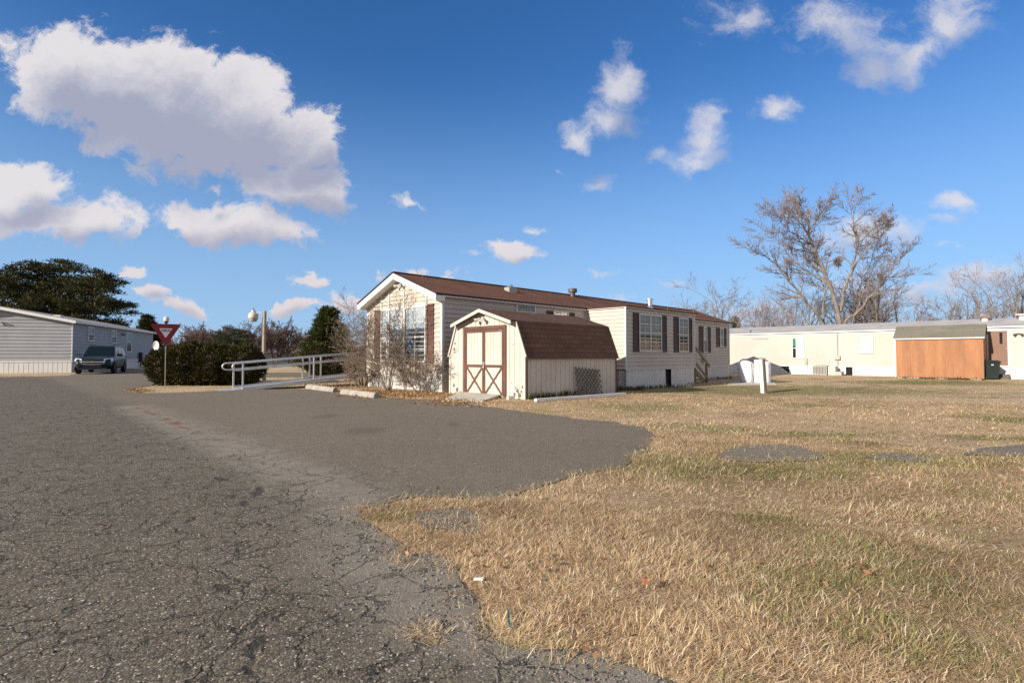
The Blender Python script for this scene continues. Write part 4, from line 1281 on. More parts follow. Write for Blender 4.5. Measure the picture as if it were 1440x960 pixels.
for sg in (1, -1):
    ex = o2 if sg == 1 else -LW2 - o2
    p, q = Vector((ex, -.39, LE - o2 * sl2 + .05)), Vector((-LW2 / 2, -.39, LR + .05))
    w.idx([p, q, q - Vector((0, 0, .2)), p - Vector((0, 0, .2)), p + Vector((0, .03, 0)), q + Vector((0, .03, 0)), q + Vector((0, .03, -.2)), p + Vector((0, .03, -.2))], [(0, 1, 2, 3), (7, 6, 5, 4), (0, 4, 5, 1), (3, 2, 6, 7), (0, 3, 7, 4), (1, 5, 6, 2)])
    w.face([(ex, -.36, LE - o2 * sl2 - .13), (-LW2 / 2, -.36, LR - .13), (-LW2 / 2, -.001, LR - .13), (ex, -.001, LE - o2 * sl2 - .13)])
    w.box(min(ex, ex - sg * o2), max(ex, ex - sg * o2), -.3, LL, LE - o2 * sl2 - .10, LE - o2 * sl2 - .07)
    w.box(ex - .015, ex + .02, -.39, LL + .3, LE - o2 * sl2 - .1, LE - o2 * sl2 + .06)
w.build('fascia', M['fascia'], lh)
w = MB(); w.box(-.05, .03, -.03, .05, LS, LE - .1); w.build('corner_trim', M['white'], lh)
for a0, a1, z0, z1 in ((2.65, 3.55, 2.25, 3.15), (7.4, 8.4, 2.2, 3.14), (11.1, 12.3, 1.5, 3.1)):
    window(lh, lside, a0, a1, z0, z1, 1, 'window', [(a0 + .02, a1 - .02, (z0 + z1) / 2, z1, 'blind')], muntin=False, fw=.09, o=.03)
flood_light(lh, lside, 9.8, 2.95, mat='black'); flood_light(lh, lfront, 3.9, 3.35)
w = MB(); fbox(w, lside, 14.6, 15.0, .03, .3, .5, 1.4); w.tube([lside(14.8, .15, 0), lside(14.8, .15, .6)], .05, 6); w.build('meter_box', M['black'], lh)
w = MB(); w.box(-1.3, -.9, .6, 1.1, LR - .62, LR - .42); w.build('roof_box_vent', M['white'], lh)
# the dish on its short mast
dsh = thing('satellite_dish', 'small white satellite dish on a mast between the grey home and hedge', 'satellite dish', (*gp(231, 536)[:2], 0), 0)
dx, dy, _z = dsh.location
w = MB(); w.tube([(0, 0, -.1), (0, 0, 1.52)], .03, 8); w.tube([(0, 0, 1.5), (-.32, .0, 1.52)], .022, 6); w.build('mast', M['pole'], dsh)
w = MB(); w.lathe([(.02, 0), (.09, .012), (.17, .045), (.21, .08), (.205, .085), (.17, .055), (.09, .022), (.02, .012)], 20, fn=lambda x, y, z: (-.36 - x * .8 + z * .3, -.02 - z + x * .2, 1.60 + y)); w.build('dish', M['white'], dsh, True)

# ================================================================ wheelchair ramp
ramp = thing('wheelchair_ramp', 'silver aluminium wheelchair ramp with looped handrails leading to the mobile home', 'ramp', (-8.9, 17.4, 0), A)
RW, SLP = 1.0, .085
dk = lambda x: .03 + SLP * max(0, x)
w = MB()
w.idx([(-.55, 0, .008), (-.55, RW, .008), (0, RW, .05), (0, 0, .05), (-.55, 0, 0), (-.55, RW, 0), (0, RW, .01), (0, 0, .01)], [(0, 1, 2, 3), (7, 6, 5, 4), (0, 4, 5, 1), (1, 5, 6, 2), (3, 7, 4, 0), (2, 6, 7, 3)])
xx = 0
while xx < 8.0:
    w.idx([(xx, .03, dk(xx) + .02), (xx + .15, .03, dk(xx + .15) + .02), (xx + .15, RW - .03, dk(xx + .15) + .02), (xx, RW - .03, dk(xx) + .02),
           (xx, .03, dk(xx) - .01), (xx + .15, .03, dk(xx + .15) - .01), (xx + .15, RW - .03, dk(xx + .15) - .01), (xx, RW - .03, dk(xx) - .01)], [(0, 1, 2, 3), (7, 6, 5, 4), (0, 4, 5, 1), (1, 5, 6, 2), (3, 7, 4, 0), (2, 6, 7, 3)])
    xx += .16
w.build('deck', M['alu'], ramp)
w = MB()
for y in (0, RW): w.bar((0, y, dk(0) + .005), (8.1, y, dk(8.1) + .005), .04, .13)
w.box(8.1, 9.6, -.05, RW + .1, .66, .72)
build_each(w, 'side_rail', M['alu'], ramp)
for y in (0, RW):
    w = MB()
    topz = lambda x: dk(x) + .87; lowz_ = lambda x: dk(x) + .64
    yo = -.03 if y == 0 else RW + .03
    loop = [(8.1, yo, topz(8.1)), (-.1, yo, topz(-.1))]
    for k in range(1, 8):
        t_ = math.pi * k / 8; c_ = (topz(0) + lowz_(0)) / 2
        loop.append((-.18 - .14 * math.sin(t_), yo, c_ + .115 * math.cos(t_)))
    loop += [(-.1, yo, lowz_(-.1)), (8.1, yo, lowz_(8.1))]
    w.tube(loop, .023, 8)
    w.build('handrail', M['alu'], ramp, True)
    for x in (.02, 2.42, 2.68, 5.2, 7.8):
        w = MB(); w.box(x - .024, x + .024, yo - .02 + (.045 if y == 0 else -.045), yo + .02 + (.045 if y == 0 else -.045), dk(x) - .02, topz(x) - .01)
        w.build('post', M['alu'], ramp)
for x in (.05, 2.55, 5.2, 7.9):
    w = MB(); w.box(x - .02, x + .02, .0, .04, -.02, dk(x)); w.box(x - .02, x + .02, RW - .04, RW, -.02, dk(x)); w.box(x - .07, x + .07, -.04, .1, -.02, .006); w.build('leg', M['alu'], ramp)

# parking stops
def wheel_stop(u0, v0, u1, v1, lab):
    p, q = gp(u0, v0), gp(u1, v1)
    L = math.hypot(q[0] - p[0], q[1] - p[1]); rz = math.atan2(q[1] - p[1], q[0] - p[0])
    w = MB()
    n = 14; prof = [(-.095, 0), (-.09, .05), (-.055, .125), (-.03, .145), (.03, .145), (.055, .125), (.09, .05), (.095, 0)]
    for i in range(n):
        a, b = L * i / n, L * (i + 1) / n
        for (y0, z0), (y1, z1) in zip(prof[:-1], prof[1:]):
            w.face([(a, y0, z0), (b, y0, z0), (b, y1, z1), (a, y1, z1)])
    w.face([(0, y, z) for y, z in prof]); w.face([(L, y, z) for y, z in prof])
    for v_ in range(len(w.v)):
        x, y, z = w.v[v_]; s_ = .006 * math.sin(x * 9.1 + y * 31) + .004 * math.sin(x * 23 + z * 50)
        w.v[v_] = (x, y + s_, max(0, z + s_ * .8) if z > 0 else z)
    o = w.build('parking_stop', M['concrete']); o.location = (p[0], p[1], .012); o.rotation_euler = (0, 0, rz)
    return tag(o, lab, 'parking stop', 'concrete parking stops in front of the ramp')


wheel_stop(433, 546.5, 472, 551.5, 'concrete parking stop beside the leg of the aluminium ramp')
wheel_stop(482, 554, 530, 560, 'concrete parking stop in front of the bare bush')

# ================================================================ yield sign
ysx, ysy, ysz = gp(231.8, 544)
ys = thing('yield_sign', 'red triangular yield sign on a slim metal post in front of the hedge', 'traffic sign', (ysx, ysy, 0), math.atan2(ysx, ysy) * -1)
w = MB(); w.bar((0, .03, -.1), (0, .03, 2.28), .055, .03); w.build('post', M['pole'], ys)
TW, TH, TB = .975, .845, 1.475


def tri(w_, h_, zc, r, n=5):
    """An upside-down triangle with rounded corners, centred on the post."""
    P = [Vector((-w_ / 2, zc + h_)), Vector((w_ / 2, zc + h_)), Vector((0, zc))]
    out = []
    for i in range(3):
        a, b, c = P[i - 1], P[i], P[(i + 1) % 3]
        d0, d1 = (a - b).normalized(), (c - b).normalized()
        half = math.acos(max(-1, min(1, d0.dot(d1)))) / 2
        s0, s1 = b + d0 * r / math.tan(half), b + d1 * r / math.tan(half)
        ctr = b + (d0 + d1).normalized() * r / math.sin(half)
        a0 = math.atan2((s0 - ctr).y, (s0 - ctr).x); a1 = math.atan2((s1 - ctr).y, (s1 - ctr).x)
        while a1 - a0 > math.pi: a1 -= 2 * math.pi
        while a1 - a0 < -math.pi: a1 += 2 * math.pi
        out += [(ctr.x + r * math.cos(a0 + (a1 - a0) * k / n), ctr.y + r * math.sin(a0 + (a1 - a0) * k / n)) for k in range(n + 1)]
    return out


w = MB(); w.prism(tri(TW, TH, TB, .045), -.004, .004, lambda x, z, d: (x, d, z)); pl_ = w.build('plate', M['red'], ys)
w = MB(); w.prism(tri(.42, .355, TB + .325, .018), -.0065, -.0042, lambda x, z, d: (x, d, z)); w.build('white_triangle', M['sign_white'], pl_)
fc = bpy.data.curves.new('word', 'FONT'); fc.body = 'YIELD'; fc.size = .115; fc.align_x = 'CENTER'; fc.extrude = .0008; fc.offset = .002
fo = bpy.data.objects.new('word', fc); COL.objects.link(fo)
bpy.context.view_layer.update()
tm = bpy.data.meshes.new_from_object(fo.evaluated_get(bpy.context.evaluated_depsgraph_get()))
bpy.data.objects.remove(fo)
to = bpy.data.objects.new('lettering', tm); COL.objects.link(to); to.parent = pl_
tm.materials.clear(); tm.materials.append(M['red']); to.location = (0, -.0085, TB + .565); to.rotation_euler = (math.pi / 2, 0, 0)

# lamp on a post beyond the hedge
lx, ly, _ = at(233, 500, 30)
lp = thing('post_lamp', 'white glass post lantern rising above the yield sign', 'lamp', (lx, ly, 0))
w = MB(); w.tube([(0, 0, -.1), (0, 0, 3.02)], .045, 8); w.build('post', M['black'], lp)
w = MB(); w.lathe([(.05, 2.98), (.11, 3.06), (.12, 3.08)], 12); w.build('collar', M['black'], lp)
w = MB(); w.lathe([(.11, 3.08), (.135, 3.16), (.13, 3.32), (.10, 3.36), (.03, 3.385)], 14); w.build('lamp_globe', M['white'], lp, True)

# street light
sx_, sy_, _ = gp(371, 535)
sl_ = thing('street_light', 'old street light with a drum lantern on a grey wooden pole behind the ramp', 'street light', (sx_, sy_, 0), R(-18))
w = MB(); w.tube([(0, 0, -.1), (-.01, 0, 1.5), (.01, 0, 3.22)], [.09, .08, .072], 10); w.build('pole', M['oldpole'], sl_)
w = MB(); w.box(-.12, -.075, -.03, .03, 1.2, 2.95); w.build('cable_conduit', M['wood_grey'], sl_)
w = MB(); w.tube([(-.06, 0, 2.78), (-.16, 0, 3.08), (-.3, 0, 3.17), (-.52, 0, 3.13), (-.62, 0, 3.09)], .02, 8); w.build('arm', M['pole'], sl_)
w = MB(); w.lathe([(.05, .27), (.09, .24), (.10, .16), (.17, .12), (.215, .04), (.22, -.10), (.19, -.17), (.17, -.17)], 18, (-.66, 0, 3.02)); ln = w.build('lantern', M['lantern'], sl_, True)
w = MB(); w.lathe([(.175, -.16), (.165, -.24), (.12, -.28), (.01, -.29)], 18, (-.66, 0, 3.02)); w.build('lens', M['ac'], ln, True)
w = MB(); w.lathe([(.035, .25), (.035, .33), (.02, .34)], 10, (-.66, 0, 3.02)); w.build('photocell', M['vent'], ln)

# ================================================================ cars
def make_car(label, loc, rz, paint_, L=5.1, Wd=1.98, Ht=1.80, kind='suv', badge=True, detail=True, name='parked_car', group=None):
    t = thing(name, label, 'car', loc, rz, group)
    hw = Wd / 2
    suv = kind == 'suv'
    belt = 1.1 if suv else .86
    hood = 1.08 if suv else .82
    # lower body: rings along the length
    st = [(-L / 2, .86, belt * .95, .5), (-L / 2 + .12, .95, belt * 1.0, .36), (-L / 2 + .7, 1, belt + .03, .26), (-.6, 1, belt, .24), (.55, 1, belt - .02, .24), (1.05, 1, hood + .02, .24), (1.6, .985, hood - .02, .25), (L / 2 - .42, .95, hood - .09, .28), (L / 2 - .12, .87, hood - .22, .33), (L / 2, .76, hood - .36, .42)]
    if not suv: st = [(x, a, min(b, belt + .04), c - .06) for x, a, b, c in st]
    w = MB(); ring = []
    for x, k, zt, zb in st:
        h_ = hw * k; mid = zb + (zt - zb) * .55
        ring.append([(x, -h_ * .86, zb), (x, -h_ * .98, zb + .12), (x, -h_, mid), (x, -h_ * .97, zt - .09), (x, -h_ * .86, zt), (x, -h_ * .4, zt + .035), (x, h_ * .4, zt + .035), (x, h_ * .86, zt), (x, h_ * .97, zt - .09), (x, h_, mid), (x, h_ * .98, zb + .12), (x, h_ * .86, zb)])
    n = 12
    for a, b in zip(ring[:-1], ring[1:]):
        for j in range(n): w.face([a[j], a[(j + 1) % n], b[(j + 1) % n], b[j]])
    w.face(ring[0]); w.face(ring[-1])
    body = w.build('body', paint_, t, True, merge=.001)
    md = body.modifiers.new('smooth', 'SUBSURF'); md.levels = 1; md.render_levels = 2
    # cabin
    xb, xf = (-L / 2 + .12, 1.12) if suv else (-L / 2 + .75, .95)
    rb, rfx = (-L / 2 + .42, .28) if suv else (-L / 2 + 1.35, .15)
    zt = Ht; ib, it = hw * .91, hw * .70
    P = {'bl': (xb, -ib, belt), 'br': (xb, ib, belt), 'fl': (xf, -ib * .92, belt - .03), 'fr': (xf, ib * .92, belt - .03), 'tbl': (rb, -it, zt - .05), 'tbr': (rb, it, zt - .05), 'tfl': (rfx, -it, zt - .04), 'tfr': (rfx, it, zt - .04)}
    w = MB()
    m1, m2 = (rb + .5, -it, zt), (rfx - .4, -it, zt)
    v = [P['bl'], P['br'], P['fl'], P['fr'], P['tbl'], P['tbr'], P['tfl'], P['tfr'], (rb + .6, -it * .93, zt), (rb + .6, it * .93, zt), (rfx - .45, -it * .93, zt + .01), (rfx - .45, it * .93, zt + .01)]
    w.idx(v, [(0, 1, 5, 4), (2, 6, 7, 3), (0, 4, 8, 10, 6, 2), (1, 3, 7, 11, 9, 5), (4, 5, 9, 8), (8, 9, 11, 10), (10, 11, 7, 6)])
    cab = w.build('cabin', paint_, t)
    bv = cab.modifiers.new('soft', 'BEVEL'); bv.width = .05; bv.segments = 3

    def pane(name_, a, b, c, d, m, off, shrink=.9, parent=cab):
        a, b, c, d = map(Vector, (a, b, c, d)); ctr = (a + b + c + d) / 4
        nrm = (b - a).cross(d - a).normalized()
        if nrm.dot(ctr - Vector((0, 0, 1.1))) < 0: nrm = -nrm
        q = [ctr + (p - ctr) * shrink + nrm * off for p in (a, b, c, d)]
        w_ = MB(); w_.idx(q + [p - nrm * .012 for p in q], [(0, 1, 2, 3), (7, 6, 5, 4), (0, 4, 5, 1), (1, 5, 6, 2), (2, 6, 7, 3), (3, 7, 4, 0)])
        return w_.build(name_, m, parent)
    pane('windshield', P['fl'], P['fr'], P['tfr'], P['tfl'], M['carglass'], .012, .88)
    pane('rear_window', P['bl'], P['br'], P['tbr'], P['tbl'], M['carglass'], .012, .82)
    lerp = lambda a, b, k: tuple(Vector(a) * (1 - k) + Vector(b) * k)
    for s_ in ('l', 'r'):
        B0, B1, T0_, T1_ = P['b' + s_], P['f' + s_], P['tb' + s_], P['tf' + s_]
        cuts = [(.03, .30), (.33, .61), (.64, .95)] if suv else [(.08, .46), (.50, .93)]
        for c0, c1 in cuts:
            pane('side_window', lerp(lerp(B0, B1, c0), lerp(T0_, T1_, c0), .08), lerp(lerp(B0, B1, c1), lerp(T0_, T1_, c1), .08), lerp(lerp(B0, B1, c1), lerp(T0_, T1_, c1), .86), lerp(lerp(B0, B1, c0), lerp(T0_, T1_, c0), .86), M['carglass'], .012, .97)
    wr = .37 if suv else .32
    for x in (L / 2 - 1.0, -L / 2 + 1.05):
        for s_ in (-1, 1):
            w = MB(); w.lathe([(wr * .62, 0), (wr * .9, .0), (wr, .04), (wr, .19), (wr * .9, .23), (wr * .62, .23)], 24, fn=lambda a, b, c, x=x, s_=s_: (x + a, s_ * (hw - .21 + c), wr + b))
            wh = w.build('wheel', M['tyre'], t)
            w = MB()
            fn = lambda a, b, c, x=x, s_=s_: (x + a, s_ * (hw + .005 + c), wr + b)
            w.lathe([(wr * .62, .0), (wr * .58, .008), (wr * .50, -.05), (.05, -.06)], 24, fn=fn)
            for k in range(5):
                a0 = 2 * math.pi * k / 5; da = .22
                w.face([fn(.04 * math.cos(a0 - da * 2), .04 * math.sin(a0 - da * 2), .0), fn(wr * .58 * math.cos(a0 - da), wr * .58 * math.sin(a0 - da), .006), fn(wr * .58 * math.cos(a0 + da), wr * .58 * math.sin(a0 + da), .006), fn(.04 * math.cos(a0 + da * 2), .04 * math.sin(a0 + da * 2), .0)])
            w.build('rim', M['rim'], wh)
            w = MB(); w.lathe([(wr * 1.0, .0), (wr * 1.22, .0), (wr * 1.2, .012), (wr * 1.0, .012)], 24, fn=lambda a, b, c, x=x, s_=s_: (x + a, s_ * (hw + .0 + c), max(.2, wr + b)))
            w.build('wheel_arch', M['black'], t)
    fx = L / 2
    for s_ in (-1, 1):
        w = MB(); zc = hood - .26
        w.idx([(fx - .12, s_ * hw * .52, zc - .06), (fx - .42, s_ * hw * .90, zc - .02), (fx - .62, s_ * hw * .93, zc + .16), (fx - .22, s_ * hw * .55, zc + .11), (fx + .02, s_ * hw * .52, zc - .07), (fx - .30, s_ * hw * .97, zc - .03), (fx - .58, s_ * hw * .97, zc + .155), (fx - .10, s_ * hw * .56, zc + .10)],
              [(0, 1, 2, 3), (4, 5, 6, 7), (0, 1, 5, 4), (1, 2, 6, 5), (2, 3, 7, 6), (3, 0, 4, 7)])
        w.build('headlight', M['lens'], t)
        w = MB(); w.box(-L / 2 - .02, -L / 2 + .1, *sorted((s_ * hw * .68, s_ * hw * .88)), belt - .3, belt - .02); w.build('tail_light', M['red_lens'], t)
        if detail:
            w = MB(); w.lathe([(.085, -.05), (.085, .04), (.02, .05)], 12, fn=lambda a, b, c, s_=s_: (fx - .17 + c, s_ * hw * .72 + a, .46 + b * .5)); w.build('fog_light', M['lens'], t)
            w = MB(); w.idx([(1.0, s_ * hw * .95, belt + .02), (.86, s_ * (hw + .2), belt + .0), (.86, s_ * (hw + .2), belt + .17), (1.0, s_ * hw * .98, belt + .15), (.84, s_ * hw * .95, belt + .02), (.74, s_ * (hw + .2), belt + .0), (.74, s_ * (hw + .2), belt + .17), (.84, s_ * hw * .98, belt + .15)],
                  [(0, 1, 2, 3), (7, 6, 5, 4), (0, 4, 5, 1), (1, 5, 6, 2), (2, 6, 7, 3), (3, 7, 4, 0)]); w.build('mirror', paint_, t)
            for x in (.2, -.95):
                w = MB(); w.box(x, x + .18, *sorted((s_ * (hw - .02), s_ * (hw + .022))), belt - .17, belt - .14); w.build('door_handle', M['chrome'], t)
    if detail:
        w = MB()
        gxz = lambda y, z: (fx + .012 - (abs(y) / hw) ** 2 * .16, y, z)
        ys_ = [-.62, -.4, -.2, 0, .2, .4, .62]
        for y0, y1 in zip(ys_[:-1], ys_[1:]):
            w.face([gxz(y0, .62), gxz(y1, .62), gxz(y1, .86), gxz(y0, .86)])
        gr = w.build('grille', M['black'], t)
        w = MB()
        for y0, y1 in zip(ys_[:-1], ys_[1:]):
            p, q = gxz(y0, .745), gxz(y1, .745); w.bar((p[0] + .01, p[1], p[2]), (q[0] + .01, q[1], q[2]), .03, .05)
        pts_ = [gxz(-.62, .87), gxz(-.56, .66), gxz(-.35, .60), gxz(0, .585), gxz(.35, .60), gxz(.56, .66), gxz(.62, .87)]
        w.tube([(p[0] + .012, p[1], p[2]) for p in pts_], .016, 6)
        w.build('grille_trim', M['chrome'], gr)
        if badge:
            w = MB(); bx = fx + .045
            w.prism([(-.13, .715), (-.045, .715), (-.035, .70), (.035, .70), (.055, .73), (.13, .73), (.15, .775), (.045, .775), (.035, .79), (-.035, .79), (-.055, .76), (-.15, .76)], bx - .03, bx, lambda y, z, d: (d, y, z)); w.build('badge', M['gold'], gr)
        w = MB(); w.box(fx - .25, fx + .0, -.70, .70, .27, .40); w.box(fx - .02, fx + .02, -.45, .45, .43, .52); w.build('lower_bumper', M['black'], t)
        if suv:
            for s_ in (-1, 1):
                w = MB(); w.bar((-1.7, s_ * it * .9, zt + .05), (.05, s_ * it * .9, zt + .06), .04, .04); w.build('roof_rail', M['black'], t)
    return t


make_car('dark teal sport utility car with a gold badge parked beside the grey home', (-27.0, 34.7, .02), R(-63), M['carpaint'])
x_, y_, z_ = at(409, 514.4, 128)
make_car('white sedan parked far off beyond the ramp rails', (x_, y_, z_), R(-35), M['carwhite'], 4.7, 1.85, 1.45, 'sedan', False, False, group=None)
x_, y_, z_ = at(421, 512.6, 140)
make_car('dark green car parked far off right of the white sedan', (x_, y_, z_), R(-140), M['cargreen'], 4.7, 1.85, 1.5, 'sedan', False, False)
x_, y_, z_ = gp(430, 519)
rs = thing('small_red_sign', 'small faded red board on a short stake seen through the ramp rails', 'sign', (x_, y_, z_))
w = MB(); w.box(-.02, .02, 0, .02, -.05, .5); w.build('stake', M['wood_grey'], rs)
w = MB(); w.box(-.11, .11, -.012, 0, .30, .70); w.build('board', paint('faded_red_board', (.42, .06, .09), .6), rs)

# ================================================================ far homes
def far_home(label, u, v, Y, W_, L_, mat_, hgt=2.7):
    x, y, z = at(u, v, Y)
    t = thing('far_mobile_home', label, 'mobile home', (x, y, z), A)
    w = MB(); w.prism([(0, .5), (W_, .5), (W_, hgt), (W_ / 2, hgt + .75), (0, hgt)], 0, L_, lambda p, q, d: (d, p, q)); w.build('wall', mat_, t)
    w = MB(); w.box(.02, L_ - .02, .02, W_ - .02, -.3, .5); w.build('skirting', M['skirt'], t)
    w = MB()
    for a, b in ((-.3, W_ / 2), (W_ + .3, W_ / 2)): roof_quad(w, (-.4, a, hgt - .02), (L_ + .4, a, hgt - .02), (L_ + .4, b, hgt + .85), (-.4, b, hgt + .85))
    w.build('roof', M['fascia'], t)
    w = MB(); w.box(-.04, 0, W_ * .3, W_ * .55, 1.3, 2.4); wn = w.build('window', M['dark'], t)
    for a in (.22, .58):
        w = MB(); w.box(-.05, -.001, W_ * a, W_ * a + .35, 1.25, 2.45); w.build('shutter', M['shutter_dark'], t)
    for xx in (L_ * .3, L_ * .7):
        w = MB(); w.box(xx, xx + 1.0, -.04, 0, 1.4, 2.4); w.build('window', M['dark'], t)
    return t


far_home('small white gabled home far off beyond the white sedan', 417, 511.0, 150, 5.0, 9, M['siding'], 2.9)
far_home('grey far home half hidden behind the hedge and street light', 372, 511.5, 120, 4.4, 9, M['siding_grey'], 2.6)

# ================================================================ things on the right-hand lawn
def tank(label, u, v, prof, lean):
    x, y, z = gp(u, v)
    t = thing('plastic_tank', label, 'tank', (x, y, z))
    w = MB(); w.lathe(prof, 28, fn=lambda a, b, c: (a + lean * c, b, c)); w.build('body', M['plastic_white'], t, True)
    zt = prof[-1][1]
    w = MB(); w.tube([(lean * zt - .2, 0, zt - .05), (lean * zt - .1, -.02, zt + .02), (lean * zt + .08, 0, zt + .03), (lean * zt + .26, 0, zt - .05)], .05, 8); w.build('top_fitting', M['vent'], t)
    w = MB(); w.tube([(lean * zt * .5 + .1, -prof[2][0] - .02, zt * .9), (lean * .4 + .17, -prof[1][0] * .97 - .02, .45), (.22, -.25, .1)], .008, 5); w.build('cord', M['vent'], t)
    return t


tank('white tapering plastic tank nearest the end of the long cream home', 1050.5, 538, [(.24, 0), (.30, .04), (.37, .6), (.40, .92), (.36, 1.02), (.22, 1.08), (.10, 1.12)], -.10)
tank('white straight sided plastic tank right behind the utility post', 1072, 538.3, [(.36, 0), (.39, .04), (.40, .6), (.40, .9), (.36, 1.02), (.22, 1.08), (.10, 1.12)], 0)
q = [gp(1022, 541.5), gp(1032, 536), gp(1088, 536.5), gp(1092, 541)]
w = MB(); w.idx([(p[0], p[1], p[2] + .025) for p in q] + [(p[0], p[1], p[2] - .06) for p in q], [(0, 1, 2, 3), (7, 6, 5, 4), (0, 4, 5, 1), (1, 5, 6, 2), (2, 6, 7, 3), (3, 7, 4, 0)])
tag(w.build('tank_pad', M['pale_concrete']), 'flat pale pad under the two white tanks', 'pad')
x, y, z = gp(1074.5, 552.5)
up = thing('utility_post', 'leaning white and dark wooden utility post with a grey meter cabinet on the lawn', 'utility post', (x, y, z), R(-18))
ln_ = lambda x, y, z: (x - .045 * z, y, z)
w = MB(); w.box(-.11, -.005, -.05, .05, -.1, 1.24, ln_); w.build('white_board', M['post_white'], up)
w = MB(); w.box(.005, .045, -.045, .045, -.1, 1.22, ln_); w.build('inner_board', M['wood_grey'], up)
w = MB(); w.box(.05, .10, -.05, .06, -.1, 1.23, ln_); w.build('dark_board', paint('old_brown_board', (.06, .045, .035), .8, .2), up)
w = MB(); w.box(-.26, -.115, -.08, .09, .50, 1.20, ln_); w.box(-.25, -.12, -.085, -.08, .54, 1.16, ln_); w.build('meter_cabinet', M['post_white'], up)
w = MB(); w.box(-.28, .12, -.10, .10, 1.245, 1.265, ln_); w.build('cap_board', M['wood_grey'], up)

bx, by, bz = 25.5, 28.1, -.1
bn = thing('trash_bin', 'dark green wheeled trash bin between the orange shed and brown door', 'trash bin', (bx, by, bz), A - R(70))
w = MB()
def taper(x0, x1, y0, y1, z0, z1, k0, k1):
    p = [(x0 * k0, y0 * k0, z0), (x1 * k0, y0 * k0, z0), (x1 * k0, y1 * k0, z0), (x0 * k0, y1 * k0, z0), (x0 * k1, y0 * k1, z1), (x1 * k1, y0 * k1, z1), (x1 * k1, y1 * k1, z1), (x0 * k1, y1 * k1, z1)]
    w.idx(p, [(3, 2, 1, 0), (4, 5, 6, 7), (0, 1, 5, 4), (1, 2, 6, 5), (2, 3, 7, 6), (3, 0, 4, 7)])
taper(-.33, .33, -.35, .35, .03, .92, .78, 1); taper(-.345, .345, -.37, .37, .86, .92, 1, 1.0)
o = w.build('body', M['bin'], bn); bv = o.modifiers.new('soft', 'BEVEL'); bv.width = .02; bv.segments = 2
w = MB(); taper(-.35, .35, -.38, .38, .925, .97, 1, 1); taper(-.30, .30, -.30, .30, .97, 1.01, 1, .9); o = w.build('lid', M['bin'], bn)
w = MB(); w.tube([(-.28, .36, .93), (-.28, .45, .96), (.28, .45, .96), (.28, .36, .93)], .018, 8); w.build('handle', M['bin'], bn)
for s_ in (-1, 1):
    w = MB(); w.lathe([(.12, 0), (.12, .05)], 16, fn=lambda a, b, c, s_=s_: (s_ * (.24 + c), .28 + a, .12 + b)); w.build('wheel', M['tyre'], bn)
w = MB(); w.box(-.05, .05, -.345, -.337, .74, .80); w.build('emblem', M['sign_white'], bn)

def ac(label, u, off, wd, ht, mat_, fins=True, name='air_conditioner', cat='air conditioner'):
    r = (u - 720) / F; Y = (TY - off) / (DX * r + DY)
    t = thing(name, label, cat, (r * Y, Y, float(gz(r * Y, Y))), A)
    w = MB(); w.box(0, .6, -wd / 2, wd / 2, .02, ht); w.build('casing', mat_, t)
    if fins:
        w = MB()
        for k in range(9): z = .1 + (ht - .2) * k / 8; w.box(-.012, -.001, -wd / 2 + .04, wd / 2 - .04, z, z + .02)
        for k in range(5): y = -wd / 2 + .05 + (wd - .12) * k / 4; w.box(-.022, -.012, y, y + .02, .08, ht - .06)
        w.build('grille', M['vent'], t)
        w = MB(); w.lathe([(wd * .36, ht), (wd * .36, ht + .02), (wd * .1, ht + .03)], 18, (.3, 0, 0)); w.build('fan_guard', M['vent'], t)
    return t


ac('grey caged air conditioner standing against the trailer skirting', 1152, 1.0, .82, .62, M['ac'])
ac('plain greenish cabinet just right of the air conditioner', 1169, .9, .42, .58, paint('greenish_grey_metal', (.42, .45, .36), .6, .1), False, 'utility_cabinet', 'cabinet')
ac('low grey bucket like box beside the greenish cabinet', 1178.5, 1.0, .32, .26, M['ac'], False, 'low_box', 'box')

x, y, z = gp(718, 882)
cd = thing('green_cord', 'short green rubber cord curled at the ragged asphalt edge', 'cord', (x, y, 0.01))
w = MB()
w.tube([Vector(gp(u, v)) - Vector((x, y, 0)) + Vector((0, 0, h_)) for u, v, h_ in ((713, 868, .03), (715, 874, .035), (714.5, 880, .02), (717, 887, .012), (722, 892, .01))], .004, 6); w.build('cord', M['green_cord'], cd)
x, y, z = gp(671, 821)
w = MB(); w.idx([(-.02, 0, .0), (.03, -.008, .002), (.032, .012, .012), (-.016, .016, .006), (.005, .004, .012)], [(0, 1, 4), (1, 2, 4), (2, 3, 4), (3, 0, 4)])
o = w.build('paper_scrap', M['white']); o.location = (x, y, .02); tag(o, 'tiny white paper scrap at the edge of the dry grass', 'scrap')
def big_leaf(u, v, s_, lab):
    x, y, z = gp(u, v)
    w = MB(); pts_ = []
    for k in range(10):
        a = 2 * math.pi * k / 10; r_ = s_ * (1 if k % 2 == 0 else .55)
        pts_.append((r_ * math.cos(a), r_ * .8 * math.sin(a), .012 * math.sin(a * 2) + .02))
    w.idx([(0, 0, .03)] + pts_, [(0, k + 1, (k + 1) % 10 + 1) for k in range(10)])
    o = w.build('fallen_leaf', paint('rusty_leaf', (.24, .085, .035), .7, .2)); o.location = (x, y, .05); o.rotation_euler = (.5, .2, rnd.random() * 6)
    return tag(o, lab, 'leaf')
big_leaf(910, 834, .034, 'curled rusty fallen leaf lying in the straw grass')
